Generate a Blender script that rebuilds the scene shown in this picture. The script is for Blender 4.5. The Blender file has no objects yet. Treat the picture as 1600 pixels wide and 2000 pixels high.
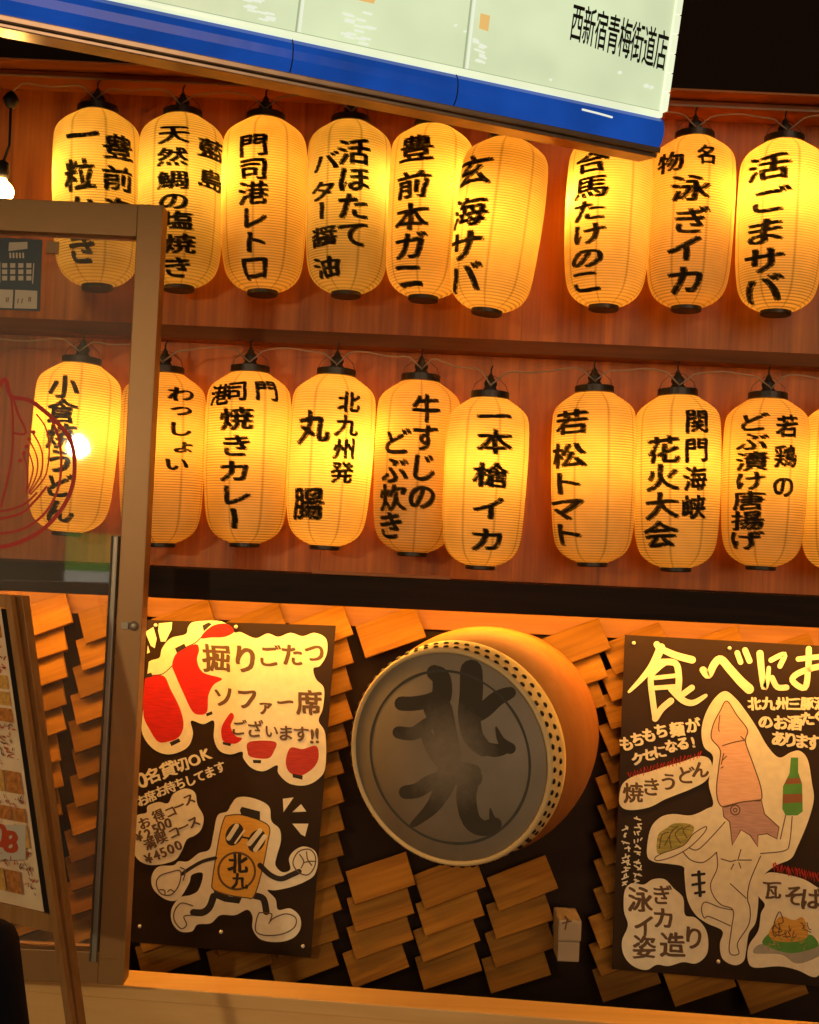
import bpy, bmesh, math, random
from mathutils import Vector, Matrix, noise
from mathutils.geometry import tessellate_polygon

random.seed(7)
scene = bpy.context.scene
C = scene.collection
R_ = math.radians

# ------------------------------------------------------------------ camera
CAM = Vector((0.0, -3.3, 1.6))
PITCH, ROLL = R_(1.5), R_(2.6)
F = 2245.0                                   # focal length in photo pixels (1600x2000)
FWD = Vector((0, math.cos(PITCH), math.sin(PITCH)))
U0 = Vector((0, -math.sin(PITCH), math.cos(PITCH)))
X0 = Vector((1, 0, 0))
RIGHT = X0 * math.cos(ROLL) + U0 * math.sin(ROLL)
UP = -X0 * math.sin(ROLL) + U0 * math.cos(ROLL)
cd = bpy.data.cameras.new("camera")
cd.sensor_fit = 'VERTICAL'
cd.sensor_height = 24.0
cd.lens = 24.0 * F / 2000.0
cd.clip_start = 0.05
cd.clip_end = 500
cam = bpy.data.objects.new("camera", cd)
C.objects.link(cam)
m3 = Matrix((RIGHT, UP, -FWD)).transposed()
cam.matrix_world = Matrix.Translation(CAM) @ m3.to_4x4()
scene.camera = cam

# ------------------------------------------------------------------ world, sun, exposure
w = bpy.data.worlds.new("World")
scene.world = w
w.use_nodes = True
nt = w.node_tree
bg = nt.nodes["Background"]
sky = nt.nodes.new("ShaderNodeTexSky")
sky.sky_type = 'NISHITA'
sky.sun_disc = False
sky.sun_elevation = R_(-4.0)
sky.sun_rotation = R_(200)
nt.links.new(sky.outputs[0], bg.inputs[0])
bg.inputs[1].default_value = 0.05
sl = bpy.data.lights.new("street_glow", 'SUN')       # night: the town's light from behind the camera
sl.energy = 0.95
sl.angle = R_(40)
sl.color = (1.0, 0.64, 0.36)
so = bpy.data.objects.new("street_glow", sl)
C.objects.link(so)
so.rotation_euler = Vector((-0.25, 1.0, -0.22)).to_track_quat('-Z', 'Y').to_euler()
vs = scene.view_settings
vs.view_transform = 'Standard'
vs.look = 'None'
vs.gamma = 1.0
vs.exposure = 0.0
cy = scene.cycles
cy.max_bounces = 8
cy.diffuse_bounces = 4
cy.transparent_max_bounces = 16
cy.sample_clamp_indirect = 3.0
cy.use_denoising = True
cy.caustics_reflective = False
cy.caustics_refractive = False

LANTERN_W = 3.9
STRIP_E = 64.0

# ------------------------------------------------------------------ pixel -> place at a true depth
def ray(px, py):
    return FWD + RIGHT * ((px - 800) / F) + UP * ((1000 - py) / F)
def P(px, py, Y):
    d = ray(px, py)
    return CAM + d * ((Y - CAM.y) / d.y)
def PP(px, py, p0, n):
    d = ray(px, py)
    return CAM + d * ((p0 - CAM).dot(n) / d.dot(n))

# ------------------------------------------------------------------ object helpers
def tag(o, label=None, cat=None, group=None, kind=None):
    if label: o['label'] = label; o['kind'] = kind or 'thing'
    if cat: o['category'] = cat
    if group: o['group'] = group
    if kind: o['kind'] = kind
    return o
def thing(name, loc, label, cat, group=None):
    o = bpy.data.objects.new(name, None)
    o.empty_display_size = 0.05
    C.objects.link(o)
    o.location = loc
    return tag(o, label, cat, group)
def link(name, me, mat, parent=None, loc=None):
    o = bpy.data.objects.new(name, me)
    C.objects.link(o)
    if mat is not None and not me.materials:
        me.materials.append(mat)
    if parent: o.parent = parent
    if loc is not None: o.location = loc
    return o
class MB:
    """collects shapes in world space (or local space) and links them as one mesh object"""
    def __init__(s):
        s.v = []; s.f = []; s.smooth = []
    def add(s, vs, fs, smooth=False):
        n = len(s.v)
        s.v += [Vector(a) for a in vs]
        s.f += [tuple(i + n for i in f) for f in fs]
        s.smooth += [smooth] * len(fs)
        return s
    def box(s, a, b):
        x0, y0, z0 = a; x1, y1, z1 = b
        vs = [(x0,y0,z0),(x1,y0,z0),(x1,y1,z0),(x0,y1,z0),(x0,y0,z1),(x1,y0,z1),(x1,y1,z1),(x0,y1,z1)]
        return s.add(vs, [(0,3,2,1),(4,5,6,7),(0,1,5,4),(1,2,6,5),(2,3,7,6),(3,0,4,7)])
    def tube(s, pts, r, n=8):
        pts = [Vector(p) for p in pts]
        vs = []; fs = []
        for i, p in enumerate(pts):
            t = (pts[min(i+1, len(pts)-1)] - pts[max(i-1, 0)]).normalized()
            a = t.cross(Vector((0.13, 1, 0.2))).normalized()
            b = t.cross(a)
            rr = r[i] if isinstance(r, (list, tuple)) else r
            for k in range(n):
                q = 2*math.pi*k/n
                vs.append(p + a*math.cos(q)*rr + b*math.sin(q)*rr)
        for i in range(len(pts)-1):
            for k in range(n):
                fs.append((i*n+k, i*n+(k+1)%n, (i+1)*n+(k+1)%n, (i+1)*n+k))
        fs.append(tuple(range(n-1, -1, -1))); fs.append(tuple(range((len(pts)-1)*n, len(pts)*n)))
        return s.add(vs, fs, True)
    def lathe(s, prof, n=48, axis='z', M=None, cap=True):
        vs = []; fs = []
        for (r, h) in prof:
            for k in range(n):
                q = 2*math.pi*k/n
                p = Vector((r*math.cos(q), r*math.sin(q), h)) if axis == 'z' else Vector((r*math.cos(q), h, r*math.sin(q)))
                vs.append(M @ p if M else p)
        for i in range(len(prof)-1):
            for k in range(n):
                fs.append((i*n+k, i*n+(k+1)%n, (i+1)*n+(k+1)%n, (i+1)*n+k))
        if cap:
            fs.append(tuple(range(n-1, -1, -1))); fs.append(tuple(range((len(prof)-1)*n, len(prof)*n)))
        return s.add(vs, fs, True)
    def quad(s, a, b, c, d):
        return s.add([a, b, c, d], [(0, 1, 2, 3)])
    def build(s, name, mat, parent=None, origin=None, bevel=0.0, fix=True):
        off = Vector(origin) if origin is not None else (Vector(parent.location) if parent else Vector((0, 0, 0)))
        me = bpy.data.meshes.new(name)
        me.from_pydata([tuple(a - off) for a in s.v], [], s.f)
        me.polygons.foreach_set('use_smooth', s.smooth)
        if fix or bevel:
            bm = bmesh.new(); bm.from_mesh(me)
            if bevel:
                es = [e for e in bm.edges if len(e.link_faces) == 2 and e.calc_face_angle(0) > 0.6]
                bmesh.ops.bevel(bm, geom=es, offset=bevel, segments=2, profile=0.6, affect='EDGES')
            if fix: bmesh.ops.recalc_face_normals(bm, faces=bm.faces)
            bm.to_mesh(me); bm.free()
        o = link(name, me, mat, parent)
        if origin is not None and not parent: o.location = off
        return o

# ------------------------------------------------------------------ materials
def newmat(name):
    m = bpy.data.materials.new(name); m.use_nodes = True
    n = m.node_tree.nodes
    return m, m.node_tree, n, n["Principled BSDF"]
def plain(name, col, rough=0.6, metal=0.0, spec=0.5, var=0.12, scale=9.0, bump=0.0):
    """one colour with a little mottling of its own"""
    m, t, n, b = newmat(name)
    tc = n.new("ShaderNodeTexCoord")
    nz = n.new("ShaderNodeTexNoise"); nz.inputs['Scale'].default_value = scale; nz.inputs['Detail'].default_value = 6
    t.links.new(tc.outputs['Object'], nz.inputs['Vector'])
    mx = n.new("ShaderNodeMix"); mx.data_type = 'RGBA'
    mx.inputs[6].default_value = (*[c*(1-var) for c in col], 1)
    mx.inputs[7].default_value = (*[min(1, c*(1+var)) for c in col], 1)
    t.links.new(nz.outputs[0], mx.inputs[0]); t.links.new(mx.outputs[2], b.inputs['Base Color'])
    b.inputs['Roughness'].default_value = rough
    b.inputs['Metallic'].default_value = metal
    b.inputs['Specular IOR Level'].default_value = spec
    if bump:
        bp = n.new("ShaderNodeBump"); bp.inputs['Strength'].default_value = bump; bp.inputs['Distance'].default_value = 0.002
        t.links.new(nz.outputs[0], bp.inputs['Height']); t.links.new(bp.outputs[0], b.inputs['Normal'])
    return m
def wood(name, light, dark, grain='z', scale=1.0, rough=0.5, rnd=False, knots=True):
    m, t, n, b = newmat(name)
    L = t.links.new
    tc = n.new("ShaderNodeTexCoord")
    src = tc.outputs['Object']
    if rnd:
        oi = n.new("ShaderNodeObjectInfo")
        mu = n.new("ShaderNodeMath"); mu.operation = 'MULTIPLY'; mu.inputs[1].default_value = 37.0
        L(oi.outputs['Random'], mu.inputs[0])
        va = n.new("ShaderNodeVectorMath"); va.operation = 'ADD'
        L(src, va.inputs[0]); L(mu.outputs[0], va.inputs[1]); src = va.outputs[0]
    mp = n.new("ShaderNodeMapping")
    s = {'x': (1.2, 14, 14), 'z': (14, 14, 1.2)}[grain]
    mp.inputs['Scale'].default_value = [a*scale for a in s]
    L(src, mp.inputs['Vector'])
    nz = n.new("ShaderNodeTexNoise"); nz.inputs['Scale'].default_value = 1.6; nz.inputs['Detail'].default_value = 8; nz.inputs['Distortion'].default_value = 1.1
    L(mp.outputs[0], nz.inputs['Vector'])
    mp2 = n.new("ShaderNodeMapping")
    s2 = {'x': (4, 160, 160), 'z': (160, 160, 4)}[grain]
    mp2.inputs['Scale'].default_value = [a*scale for a in s2]
    L(src, mp2.inputs['Vector'])
    nf = n.new("ShaderNodeTexNoise"); nf.inputs['Scale'].default_value = 1.0; nf.inputs['Detail'].default_value = 3
    L(mp2.outputs[0], nf.inputs['Vector'])
    ad = n.new("ShaderNodeMath"); ad.operation = 'MULTIPLY_ADD'; ad.inputs[1].default_value = 0.35
    L(nf.outputs[0], ad.inputs[0]); L(nz.outputs[0], ad.inputs[2])
    cr = n.new("ShaderNodeValToRGB")
    e = cr.color_ramp.elements
    e[0].position = 0.42; e[0].color = (*dark, 1)
    e[1].position = 0.85; e[1].color = (*light, 1)
    L(ad.outputs[0], cr.inputs[0])
    out = cr.outputs[0]
    if rnd:
        hs = n.new("ShaderNodeHueSaturation")
        mr = n.new("ShaderNodeMapRange"); mr.inputs[3].default_value = 0.66; mr.inputs[4].default_value = 1.3
        L(oi.outputs['Random'], mr.inputs[0]); L(mr.outputs[0], hs.inputs['Value']); L(out, hs.inputs['Color'])
        out = hs.outputs[0]
    L(out, b.inputs['Base Color'])
    b.inputs['Roughness'].default_value = rough
    bp = n.new("ShaderNodeBump"); bp.inputs['Strength'].default_value = 0.25; bp.inputs['Distance'].default_value = 0.001
    L(ad.outputs[0], bp.inputs['Height']); L(bp.outputs[0], b.inputs['Normal'])
    return m
def emit(name, col, strength, var=0.0, scale=4.0):
    m, t, n, b = newmat(name)
    n.remove(b)
    e = n.new("ShaderNodeEmission")
    e.inputs[0].default_value = (*col, 1); e.inputs[1].default_value = strength
    if var:
        tc = n.new("ShaderNodeTexCoord")
        nz = n.new("ShaderNodeTexNoise"); nz.inputs['Scale'].default_value = scale
        t.links.new(tc.outputs['Object'], nz.inputs['Vector'])
        mr = n.new("ShaderNodeMapRange"); mr.inputs[3].default_value = strength*(1-var); mr.inputs[4].default_value = strength*(1+var)
        t.links.new(nz.outputs[0], mr.inputs[0]); t.links.new(mr.outputs[0], e.inputs[1])
    t.links.new(e.outputs[0], n["Material Output"].inputs[0])
    return m

def lightbox(name, col, strength, var, scale, rough=0.12):
    """backlit acrylic: glows unevenly and still mirrors what is around it"""
    m, t, n, b = newmat(name); L = t.links.new
    tc = n.new("ShaderNodeTexCoord")
    nz = n.new("ShaderNodeTexNoise"); nz.inputs['Scale'].default_value = scale; nz.inputs['Detail'].default_value = 3
    L(tc.outputs['Object'], nz.inputs['Vector'])
    mr = n.new("ShaderNodeMapRange"); mr.inputs[1].default_value = .3; mr.inputs[2].default_value = .7
    mr.inputs[3].default_value = strength*(1-var); mr.inputs[4].default_value = strength*(1+var)
    L(nz.outputs[0], mr.inputs[0]); L(mr.outputs[0], b.inputs['Emission Strength'])
    b.inputs['Emission Color'].default_value = (*col, 1)
    b.inputs['Base Color'].default_value = (*[c*.25 for c in col], 1)
    b.inputs['Roughness'].default_value = rough
    bp = n.new("ShaderNodeBump"); bp.inputs['Strength'].default_value = 0.12; bp.inputs['Distance'].default_value = 0.01
    n2 = n.new("ShaderNodeTexNoise"); n2.inputs['Scale'].default_value = 9; L(tc.outputs['Object'], n2.inputs['Vector'])
    L(n2.outputs[0], bp.inputs['Height']); L(bp.outputs[0], b.inputs['Normal'])
    return m

def paper_mat():
    """washi over bamboo hoops: lets the bulb's light through; hoops and strings show as darker lines"""
    m, t, n, b = newmat("lantern_paper"); n.remove(b)
    L = t.links.new
    def mt(op, a=None, bb=None, c=None):
        x = n.new("ShaderNodeMath"); x.operation = op
        for i, q in enumerate((a, bb, c)):
            if q is None: continue
            if isinstance(q, (int, float)): x.inputs[i].default_value = q
            else: L(q, x.inputs[i])
        return x.outputs[0]
    tc = n.new("ShaderNodeTexCoord"); sp = n.new("ShaderNodeSeparateXYZ"); L(tc.outputs['Object'], sp.inputs[0])
    ang = mt('ARCTAN2', sp.outputs[1], sp.outputs[0])
    oi = n.new("ShaderNodeObjectInfo")
    fr = mt('FRACT', mt('MULTIPLY_ADD', ang, 8/(2*math.pi), mt('ADD', 8.0, oi.outputs['Random'])))
    dist = mt('ABSOLUTE', mt('SUBTRACT', fr, 0.5))
    seam = mt('MULTIPLY', mt('SMOOTH_MIN', 1.0, mt('MAXIMUM', 0.0, mt('SUBTRACT', 1.0, mt('DIVIDE', dist, 0.062))), 0.1), 0.42)
    rib = mt('FRACT', mt('MULTIPLY', sp.outputs[2], 1/0.0070))
    ribd = mt('ABSOLUTE', mt('SUBTRACT', rib, 0.5))
    nl = n.new("ShaderNodeTexNoise"); nl.inputs['Scale'].default_value = 7; nl.inputs['Detail'].default_value = 2
    va = n.new("ShaderNodeVectorMath"); va.operation = 'ADD'; L(tc.outputs['Object'], va.inputs[0])
    cb = n.new("ShaderNodeCombineXYZ"); L(mt('MULTIPLY', oi.outputs['Random'], 50.0), cb.inputs[0]); L(cb.outputs[0], va.inputs[1]); L(va.outputs[0], nl.inputs['Vector'])
    ribm = mt('MULTIPLY', mt('MAXIMUM', 0.0, mt('SUBTRACT', 1.0, mt('DIVIDE', ribd, 0.30))), mt('MULTIPLY_ADD', nl.outputs[0], 1.35, -0.22))
    nz = n.new("ShaderNodeTexNoise"); nz.inputs['Scale'].default_value = 22; nz.inputs['Detail'].default_value = 6
    L(tc.outputs['Object'], nz.inputs['Vector'])
    mot = mt('MULTIPLY_ADD', nz.outputs[0], 0.26, 0.82)
    k = mt('MULTIPLY', mt('MULTIPLY', mt('SUBTRACT', 1.0, seam), mt('SUBTRACT', 1.0, ribm)), mot)
    cm = n.new("ShaderNodeVectorMath"); cm.operation = 'SCALE'
    cm.inputs[0].default_value = (0.88, 0.70, 0.32)
    L(k, cm.inputs['Scale'])
    tr = n.new("ShaderNodeBsdfTranslucent"); L(cm.outputs[0], tr.inputs[0])
    df = n.new("ShaderNodeBsdfDiffuse"); L(cm.outputs[0], df.inputs[0])
    mx = n.new("ShaderNodeMixShader"); mx.inputs[0].default_value = 0.5
    L(df.outputs[0], mx.inputs[1]); L(tr.outputs[0], mx.inputs[2])
    L(mx.outputs[0], n["Material Output"].inputs[0])
    return m
def glass_mat(name, veil=0.05, tint=(0.95, 0.96, 0.93)):
    m, t, n, b = newmat(name); n.remove(b)
    L = t.links.new
    tp = n.new("ShaderNodeBsdfTransparent"); tp.inputs[0].default_value = (*tint, 1)
    gl = n.new("ShaderNodeBsdfGlossy"); gl.inputs['Roughness'].default_value = 0.025
    fr = n.new("ShaderNodeFresnel"); fr.inputs[0].default_value = 1.5
    mx = n.new("ShaderNodeMixShader"); L(fr.outputs[0], mx.inputs[0]); L(tp.outputs[0], mx.inputs[1]); L(gl.outputs[0], mx.inputs[2])
    out = mx.outputs[0]
    if veil:  # pale diffuse veil mixed in, standing for the haze of reflections
        tc = n.new("ShaderNodeTexCoord"); nz = n.new("ShaderNodeTexNoise"); nz.inputs['Scale'].default_value = 3.5; nz.inputs['Detail'].default_value = 7
        L(tc.outputs['Object'], nz.inputs['Vector'])
        mu = n.new("ShaderNodeMath"); mu.operation = 'MULTIPLY'; mu.inputs[1].default_value = veil*2; L(nz.outputs[0], mu.inputs[0])
        d = n.new("ShaderNodeBsdfDiffuse"); d.inputs[0].default_value = (0.8, 0.78, 0.74, 1)
        m2 = n.new("ShaderNodeMixShader"); L(mu.outputs[0], m2.inputs[0]); L(out, m2.inputs[1]); L(d.outputs[0], m2.inputs[2])
        out = m2.outputs[0]
    L(out, n["Material Output"].inputs[0])
    return m
def ink_mat():
    """brush ink that runs dry towards the middle of the character"""
    m, t, n, b = newmat("drum_ink"); L = t.links.new
    tc = n.new("ShaderNodeTexCoord")
    ln = n.new("ShaderNodeVectorMath"); ln.operation = 'LENGTH'
    mp = n.new("ShaderNodeMapping"); mp.inputs['Scale'].default_value = (1, 0, 1); L(tc.outputs['Object'], mp.inputs[0]); L(mp.outputs[0], ln.inputs[0])
    mr = n.new("ShaderNodeMapRange"); mr.inputs[1].default_value = 0.04; mr.inputs[2].default_value = 0.16; mr.inputs[3].default_value = 0.60; mr.inputs[4].default_value = -0.14
    L(ln.outputs['Value'], mr.inputs[0])
    nz = n.new("ShaderNodeTexNoise"); nz.inputs['Scale'].default_value = 38; nz.inputs['Detail'].default_value = 8; nz.inputs['Roughness'].default_value = 0.7
    L(tc.outputs['Object'], nz.inputs['Vector'])
    ad = n.new("ShaderNodeMath"); ad.operation = 'MULTIPLY_ADD'; ad.inputs[1].default_value = 0.5; L(nz.outputs[0], ad.inputs[0]); L(mr.outputs[0], ad.inputs[2])
    cr = n.new("ShaderNodeValToRGB"); e = cr.color_ramp.elements
    e[0].position = 0.2; e[0].color = (0.052, 0.042, 0.030, 1); e[1].position = 0.95; e[1].color = (0.25, 0.212, 0.162, 1)
    L(ad.outputs[0], cr.inputs[0]); L(cr.outputs[0], b.inputs['Base Color'])
    b.inputs['Roughness'].default_value = 0.7
    return m
def lantern_ink():
    """brushed ink: thinner here and there and broken a little along the hoops"""
    m, t, n, b = newmat("lantern_ink"); L = t.links.new
    b.inputs['Base Color'].default_value = (0.016, 0.015, 0.009, 1); b.inputs['Roughness'].default_value = 0.85
    b.inputs['Specular IOR Level'].default_value = 0.12
    tc = n.new("ShaderNodeTexCoord"); nz = n.new("ShaderNodeTexNoise"); nz.inputs['Scale'].default_value = 85; nz.inputs['Detail'].default_value = 4
    mp = n.new("ShaderNodeMapping"); mp.inputs['Scale'].default_value = (1, 1, 1.8); L(tc.outputs['Object'], mp.inputs[0]); L(mp.outputs[0], nz.inputs['Vector'])
    mr = n.new("ShaderNodeMapRange"); mr.inputs[1].default_value = .52; mr.inputs[2].default_value = .72; mr.inputs[3].default_value = 0.08; mr.inputs[4].default_value = 0.75
    L(nz.outputs[0], mr.inputs[0])
    tp = n.new("ShaderNodeBsdfTransparent"); mx = n.new("ShaderNodeMixShader")
    L(mr.outputs[0], mx.inputs[0]); L(b.outputs[0], mx.inputs[1]); L(tp.outputs[0], mx.inputs[2])
    L(mx.outputs[0], n["Material Output"].inputs[0])
    return m
def crayon(name, col, dark):
    """felt-pen fill with slanted strokes"""
    m, t, n, b = newmat(name); L = t.links.new
    tc = n.new("ShaderNodeTexCoord")
    mp = n.new("ShaderNodeMapping"); mp.inputs['Rotation'].default_value = (0, R_(18), 0); mp.inputs['Scale'].default_value = (25, 25, 260)
    L(tc.outputs['Object'], mp.inputs[0])
    nz = n.new("ShaderNodeTexNoise"); nz.inputs['Scale'].default_value = 1.0; nz.inputs['Detail'].default_value = 4; L(mp.outputs[0], nz.inputs['Vector'])
    cr = n.new("ShaderNodeValToRGB"); e = cr.color_ramp.elements
    e[0].position = 0.35; e[0].color = (*dark, 1); e[1].position = 0.62; e[1].color = (*col, 1)
    L(nz.outputs[0], cr.inputs[0]); L(cr.outputs[0], b.inputs['Base Color']); b.inputs['Roughness'].default_value = 0.6
    return m

M = dict(
    wall=wood("plywood_wall", (0.56, 0.168, 0.006), (0.19, 0.045, 0.0015), 'z', 0.55, 0.45),
    beam=wood("beam_wood", (0.50, 0.165, 0.035), (0.30, 0.09, 0.018), 'x', 0.7, 0.5),
    rail=wood("rail_wood", (0.16, 0.055, 0.014), (0.09, 0.030, 0.007), "x", 0.7, 0.5),
    dark_beam=wood("stained_fascia", (0.022, 0.010, 0.005), (0.010, 0.005, 0.003), 'x', 0.8, 0.55),
    backing=plain("black_stained_backing", (0.022, 0.012, 0.007), 0.55, var=0.3, scale=14),
    trim=wood("pale_trim_wood", (0.36, 0.15, 0.028), (0.25, 0.09, 0.015), 'x', 0.8, 0.5),
    board=wood("board_wood", (0.36, 0.165, 0.018), (0.19, 0.078, 0.009), 'x', 1.3, 0.55, rnd=True),
    sill=wood("sill_wood", (0.88, 0.56, 0.22), (0.78, 0.46, 0.16), 'x', 0.5, 0.5),
    night=plain("black_cladding", (0.020, 0.013, 0.009), 0.9, spec=0.1),
    paper=paper_mat(),
    black=plain("black_lacquer_ring", (0.018, 0.013, 0.010), 0.4),
    rubber=plain("black_rubber_socket", (0.015, 0.012, 0.011), 0.55),
    cord=plain("pale_cord", (0.42, 0.30, 0.20), 0.5),
    ink=lantern_ink(),
    frame=plain("brown_anodised_frame", (0.38, 0.205, 0.075), 0.42, metal=0.25, var=0.06, scale=30),
    steel=plain("steel_channel", (0.34, 0.30, 0.24), 0.35, metal=0.35, var=0.1),
    darkrub=plain("glazing_gasket", (0.09, 0.07, 0.05), 0.6),
    glass=glass_mat("door_glass", 0.045),
    drum=wood("lacquered_drum_wood", (0.36, 0.135, 0.035), (0.32, 0.105, 0.020), "z", 1.2, 0.6),
    hide=plain("drum_hide", (0.255, 0.215, 0.162), 0.6, var=0.28, scale=9),
    hide_rim=plain("drum_hide_rim", (0.74, 0.56, 0.27), 0.55, var=0.1, scale=30),
    tack=plain("iron_tack", (0.02, 0.016, 0.013), 0.4, metal=0.5),
    drum_ink=ink_mat(),
    ring_ink=plain("drum_ring_ink", (0.06, 0.06, 0.05), 0.7, var=0.4, scale=30),
    sheet=plain("black_poster_paper", (0.034, 0.018, 0.007), 0.40, spec=0.22, var=0.4, scale=6, bump=0.3),
    cream=plain("cream_poster_paper", (0.84, 0.77, 0.58), 0.6, var=0.16, scale=45),
    red=crayon("red_felt_pen", (0.62, 0.010, 0.004), (0.46, 0.006, 0.003)),
    dullred=crayon("dull_red_felt_pen", (0.50, 0.035, 0.014), (0.36, 0.02, 0.01)),
    penblack=plain("black_pen", (0.02, 0.014, 0.010), 0.7),
    penbrown=plain("brown_pen", (0.12, 0.065, 0.03), 0.7),
    amber=crayon("amber_felt_pen", (0.82, 0.46, 0.06), (0.74, 0.38, 0.045)),
    squid=crayon("orange_crayon", (0.86, 0.54, 0.38), (0.78, 0.44, 0.29)),
    mauve=crayon("mauve_crayon", (0.56, 0.34, 0.30), (0.44, 0.26, 0.24)),
    green=plain("green_pen", (0.09, 0.30, 0.05), 0.6, var=0.3, scale=30),
    olive=crayon("olive_crayon", (0.48, 0.40, 0.10), (0.20, 0.22, 0.04)),
    bottlebrown=plain("brown_label_pen", (0.26, 0.10, 0.035), 0.6),
    grey=plain("grey_crayon", (0.38, 0.36, 0.30), 0.7, var=0.2, scale=30),
    yellow=crayon("yellow_crayon", (0.75, 0.42, 0.06), (0.60, 0.27, 0.03)),
    pin=plain("white_pin", (0.8, 0.78, 0.7), 0.35),
    block=plain("pale_painted_block", (0.40, 0.30, 0.19), 0.55, var=0.2),
    sign=lightbox("sign_acrylic", (0.65, 0.74, 0.46), 1.0, 0.24, 2.6),
    signtrim=lightbox("sign_acrylic_edge", (0.82, 0.88, 0.60), 1.0, 0.10, 5.0),
    seam_lip_shade=emit("sign_seam_and_lip_shade", (0.40, 0.46, 0.27), 1.0),  # panel seams, and the shade at the lip put in as colour
    groove=plain("sign_groove", (0.42, 0.46, 0.30), 0.4),
    signblue=lightbox("sign_blue_acrylic", (0.008, 0.055, 0.30), 1.0, 0.35, 4.0, 0.18),
    signmetal=plain("sign_metal_channel", (0.55, 0.42, 0.32), 0.28, metal=0.9, var=0.3, scale=25),
    signtext=plain("sign_black_vinyl", (0.012, 0.012, 0.012), 0.6, spec=0.2),
    ghost=emit("sign_white_print", (0.86, 0.88, 0.70), 1.0),
    ghostorange=emit("sign_orange_print", (0.82, 0.50, 0.16), 1.0),
    strip=emit("warm_led_strip", (1.0, 0.42, 0.055), STRIP_E),
    bulb=emit("bare_bulb_glow", (1.0, 0.52, 0.13), 60.0),
    notice=plain("navy_notice", (0.035, 0.055, 0.075), 0.5, var=0.2),
    whitepaper=plain("white_paper", (0.55, 0.48, 0.38), 0.6, var=0.06),
    tagpaper=plain("brown_tag", (0.34, 0.20, 0.09), 0.6, var=0.3, scale=60),
    redprint=plain("red_window_print", (0.42, 0.016, 0.010), 0.6),
    menu=plain("laminated_menu", (0.85, 0.60, 0.38), 0.12, var=0.3, scale=16),
    menupic=plain("menu_food_picture", (0.50, 0.19, 0.05), 0.15, var=0.9, scale=110),
    menupic2=plain("menu_orange_picture", (0.75, 0.33, 0.08), 0.15, var=0.7, scale=140),
    menured=plain("menu_red_ink", (0.50, 0.07, 0.025), 0.4),
    menubrown=plain("menu_brown_ink", (0.15, 0.075, 0.045), 0.4),
    menuframe=wood("menu_frame_wood", (0.42, 0.21, 0.07), (0.28, 0.125, 0.035), 'z', 1.2, 0.5),
    menublack=plain("menu_black_edge", (0.015, 0.012, 0.011), 0.35),
    navy=plain("navy_jacket", (0.008, 0.011, 0.022), 0.85, spec=0.15, var=0.3, scale=40, bump=0.4),
    skin=plain("skin", (0.45, 0.27, 0.19), 0.5),
    hair=plain("black_hair", (0.012, 0.010, 0.009), 0.45),
    trousers=plain("charcoal_trousers", (0.02, 0.02, 0.022), 0.8),
    asphalt=plain("asphalt", (0.05, 0.05, 0.05), 0.85, var=0.35, scale=60, bump=0.5),
)

# ------------------------------------------------------------------ glyphs from Blender's built-in font
_g = {}
def glyph(ch):
    if ch in _g: return _g[ch]
    c = bpy.data.curves.new('t', 'FONT'); c.body = ch; c.size = 1.0; c.resolution_u = 4
    o = bpy.data.objects.new('t', c); C.objects.link(o)
    dg = bpy.context.evaluated_depsgraph_get(); dg.update()
    me = bpy.data.meshes.new_from_object(o.evaluated_get(dg))
    bm = bmesh.new(); bm.from_mesh(me)
    bmesh.ops.remove_doubles(bm, verts=bm.verts, dist=1e-5)
    for k in range(-1, 10):
        for co, no in (((k*0.125, 0, 0), (1, 0, 0)), ((0, k*0.125, 0), (0, 1, 0))):
            bmesh.ops.bisect_plane(bm, geom=bm.verts[:] + bm.edges[:] + bm.faces[:], plane_co=co, plane_no=no)
    bm.verts.index_update()
    cx = 0.5 if ord(ch) > 0x2000 else None
    xs = [v.co.x for v in bm.verts]; ys = [v.co.y for v in bm.verts]
    if cx is None: cx = (min(xs)+max(xs))/2
    vs = [(v.co.x - cx, v.co.y - 0.38) for v in bm.verts]
    fs = [tuple(v.index for v in f.verts) for f in bm.faces]
    bm.free(); bpy.data.meshes.remove(me); bpy.data.objects.remove(o); bpy.data.curves.remove(c)
    _g[ch] = (vs, fs)
    return _g[ch]
def brush(ch, bold=0.03, wob=0.02, rise=0.06, vertical=True, seed=0.0):
    """glyph as hand lettering: list of (verts2d, faces) copies, thickened by shifted copies"""
    vs, fs = glyph(ch)
    out = []
    if ch == 'ー' and vertical: vs = [(y, -x) for x, y in vs]; rise = 0
    if ch in '一二三ニ': rise *= 0.6
    offs = [(0, 0)] if bold <= 0 else [(0, 0), (bold, -bold*.7), (-bold, bold*.7), (bold*.45, bold*.5), (-bold*.45, -bold*.5)]
    vv = []
    for x, y in vs:
        d = noise.noise_vector(Vector((x*2.3 + seed*3.1, y*2.3, seed)))
        vv.append((x + d.x*wob, y + d.y*wob + rise*x))
    for ox, oy in offs:
        out.append(([(x+ox, y+oy) for x, y in vv], fs))
    return out

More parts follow.
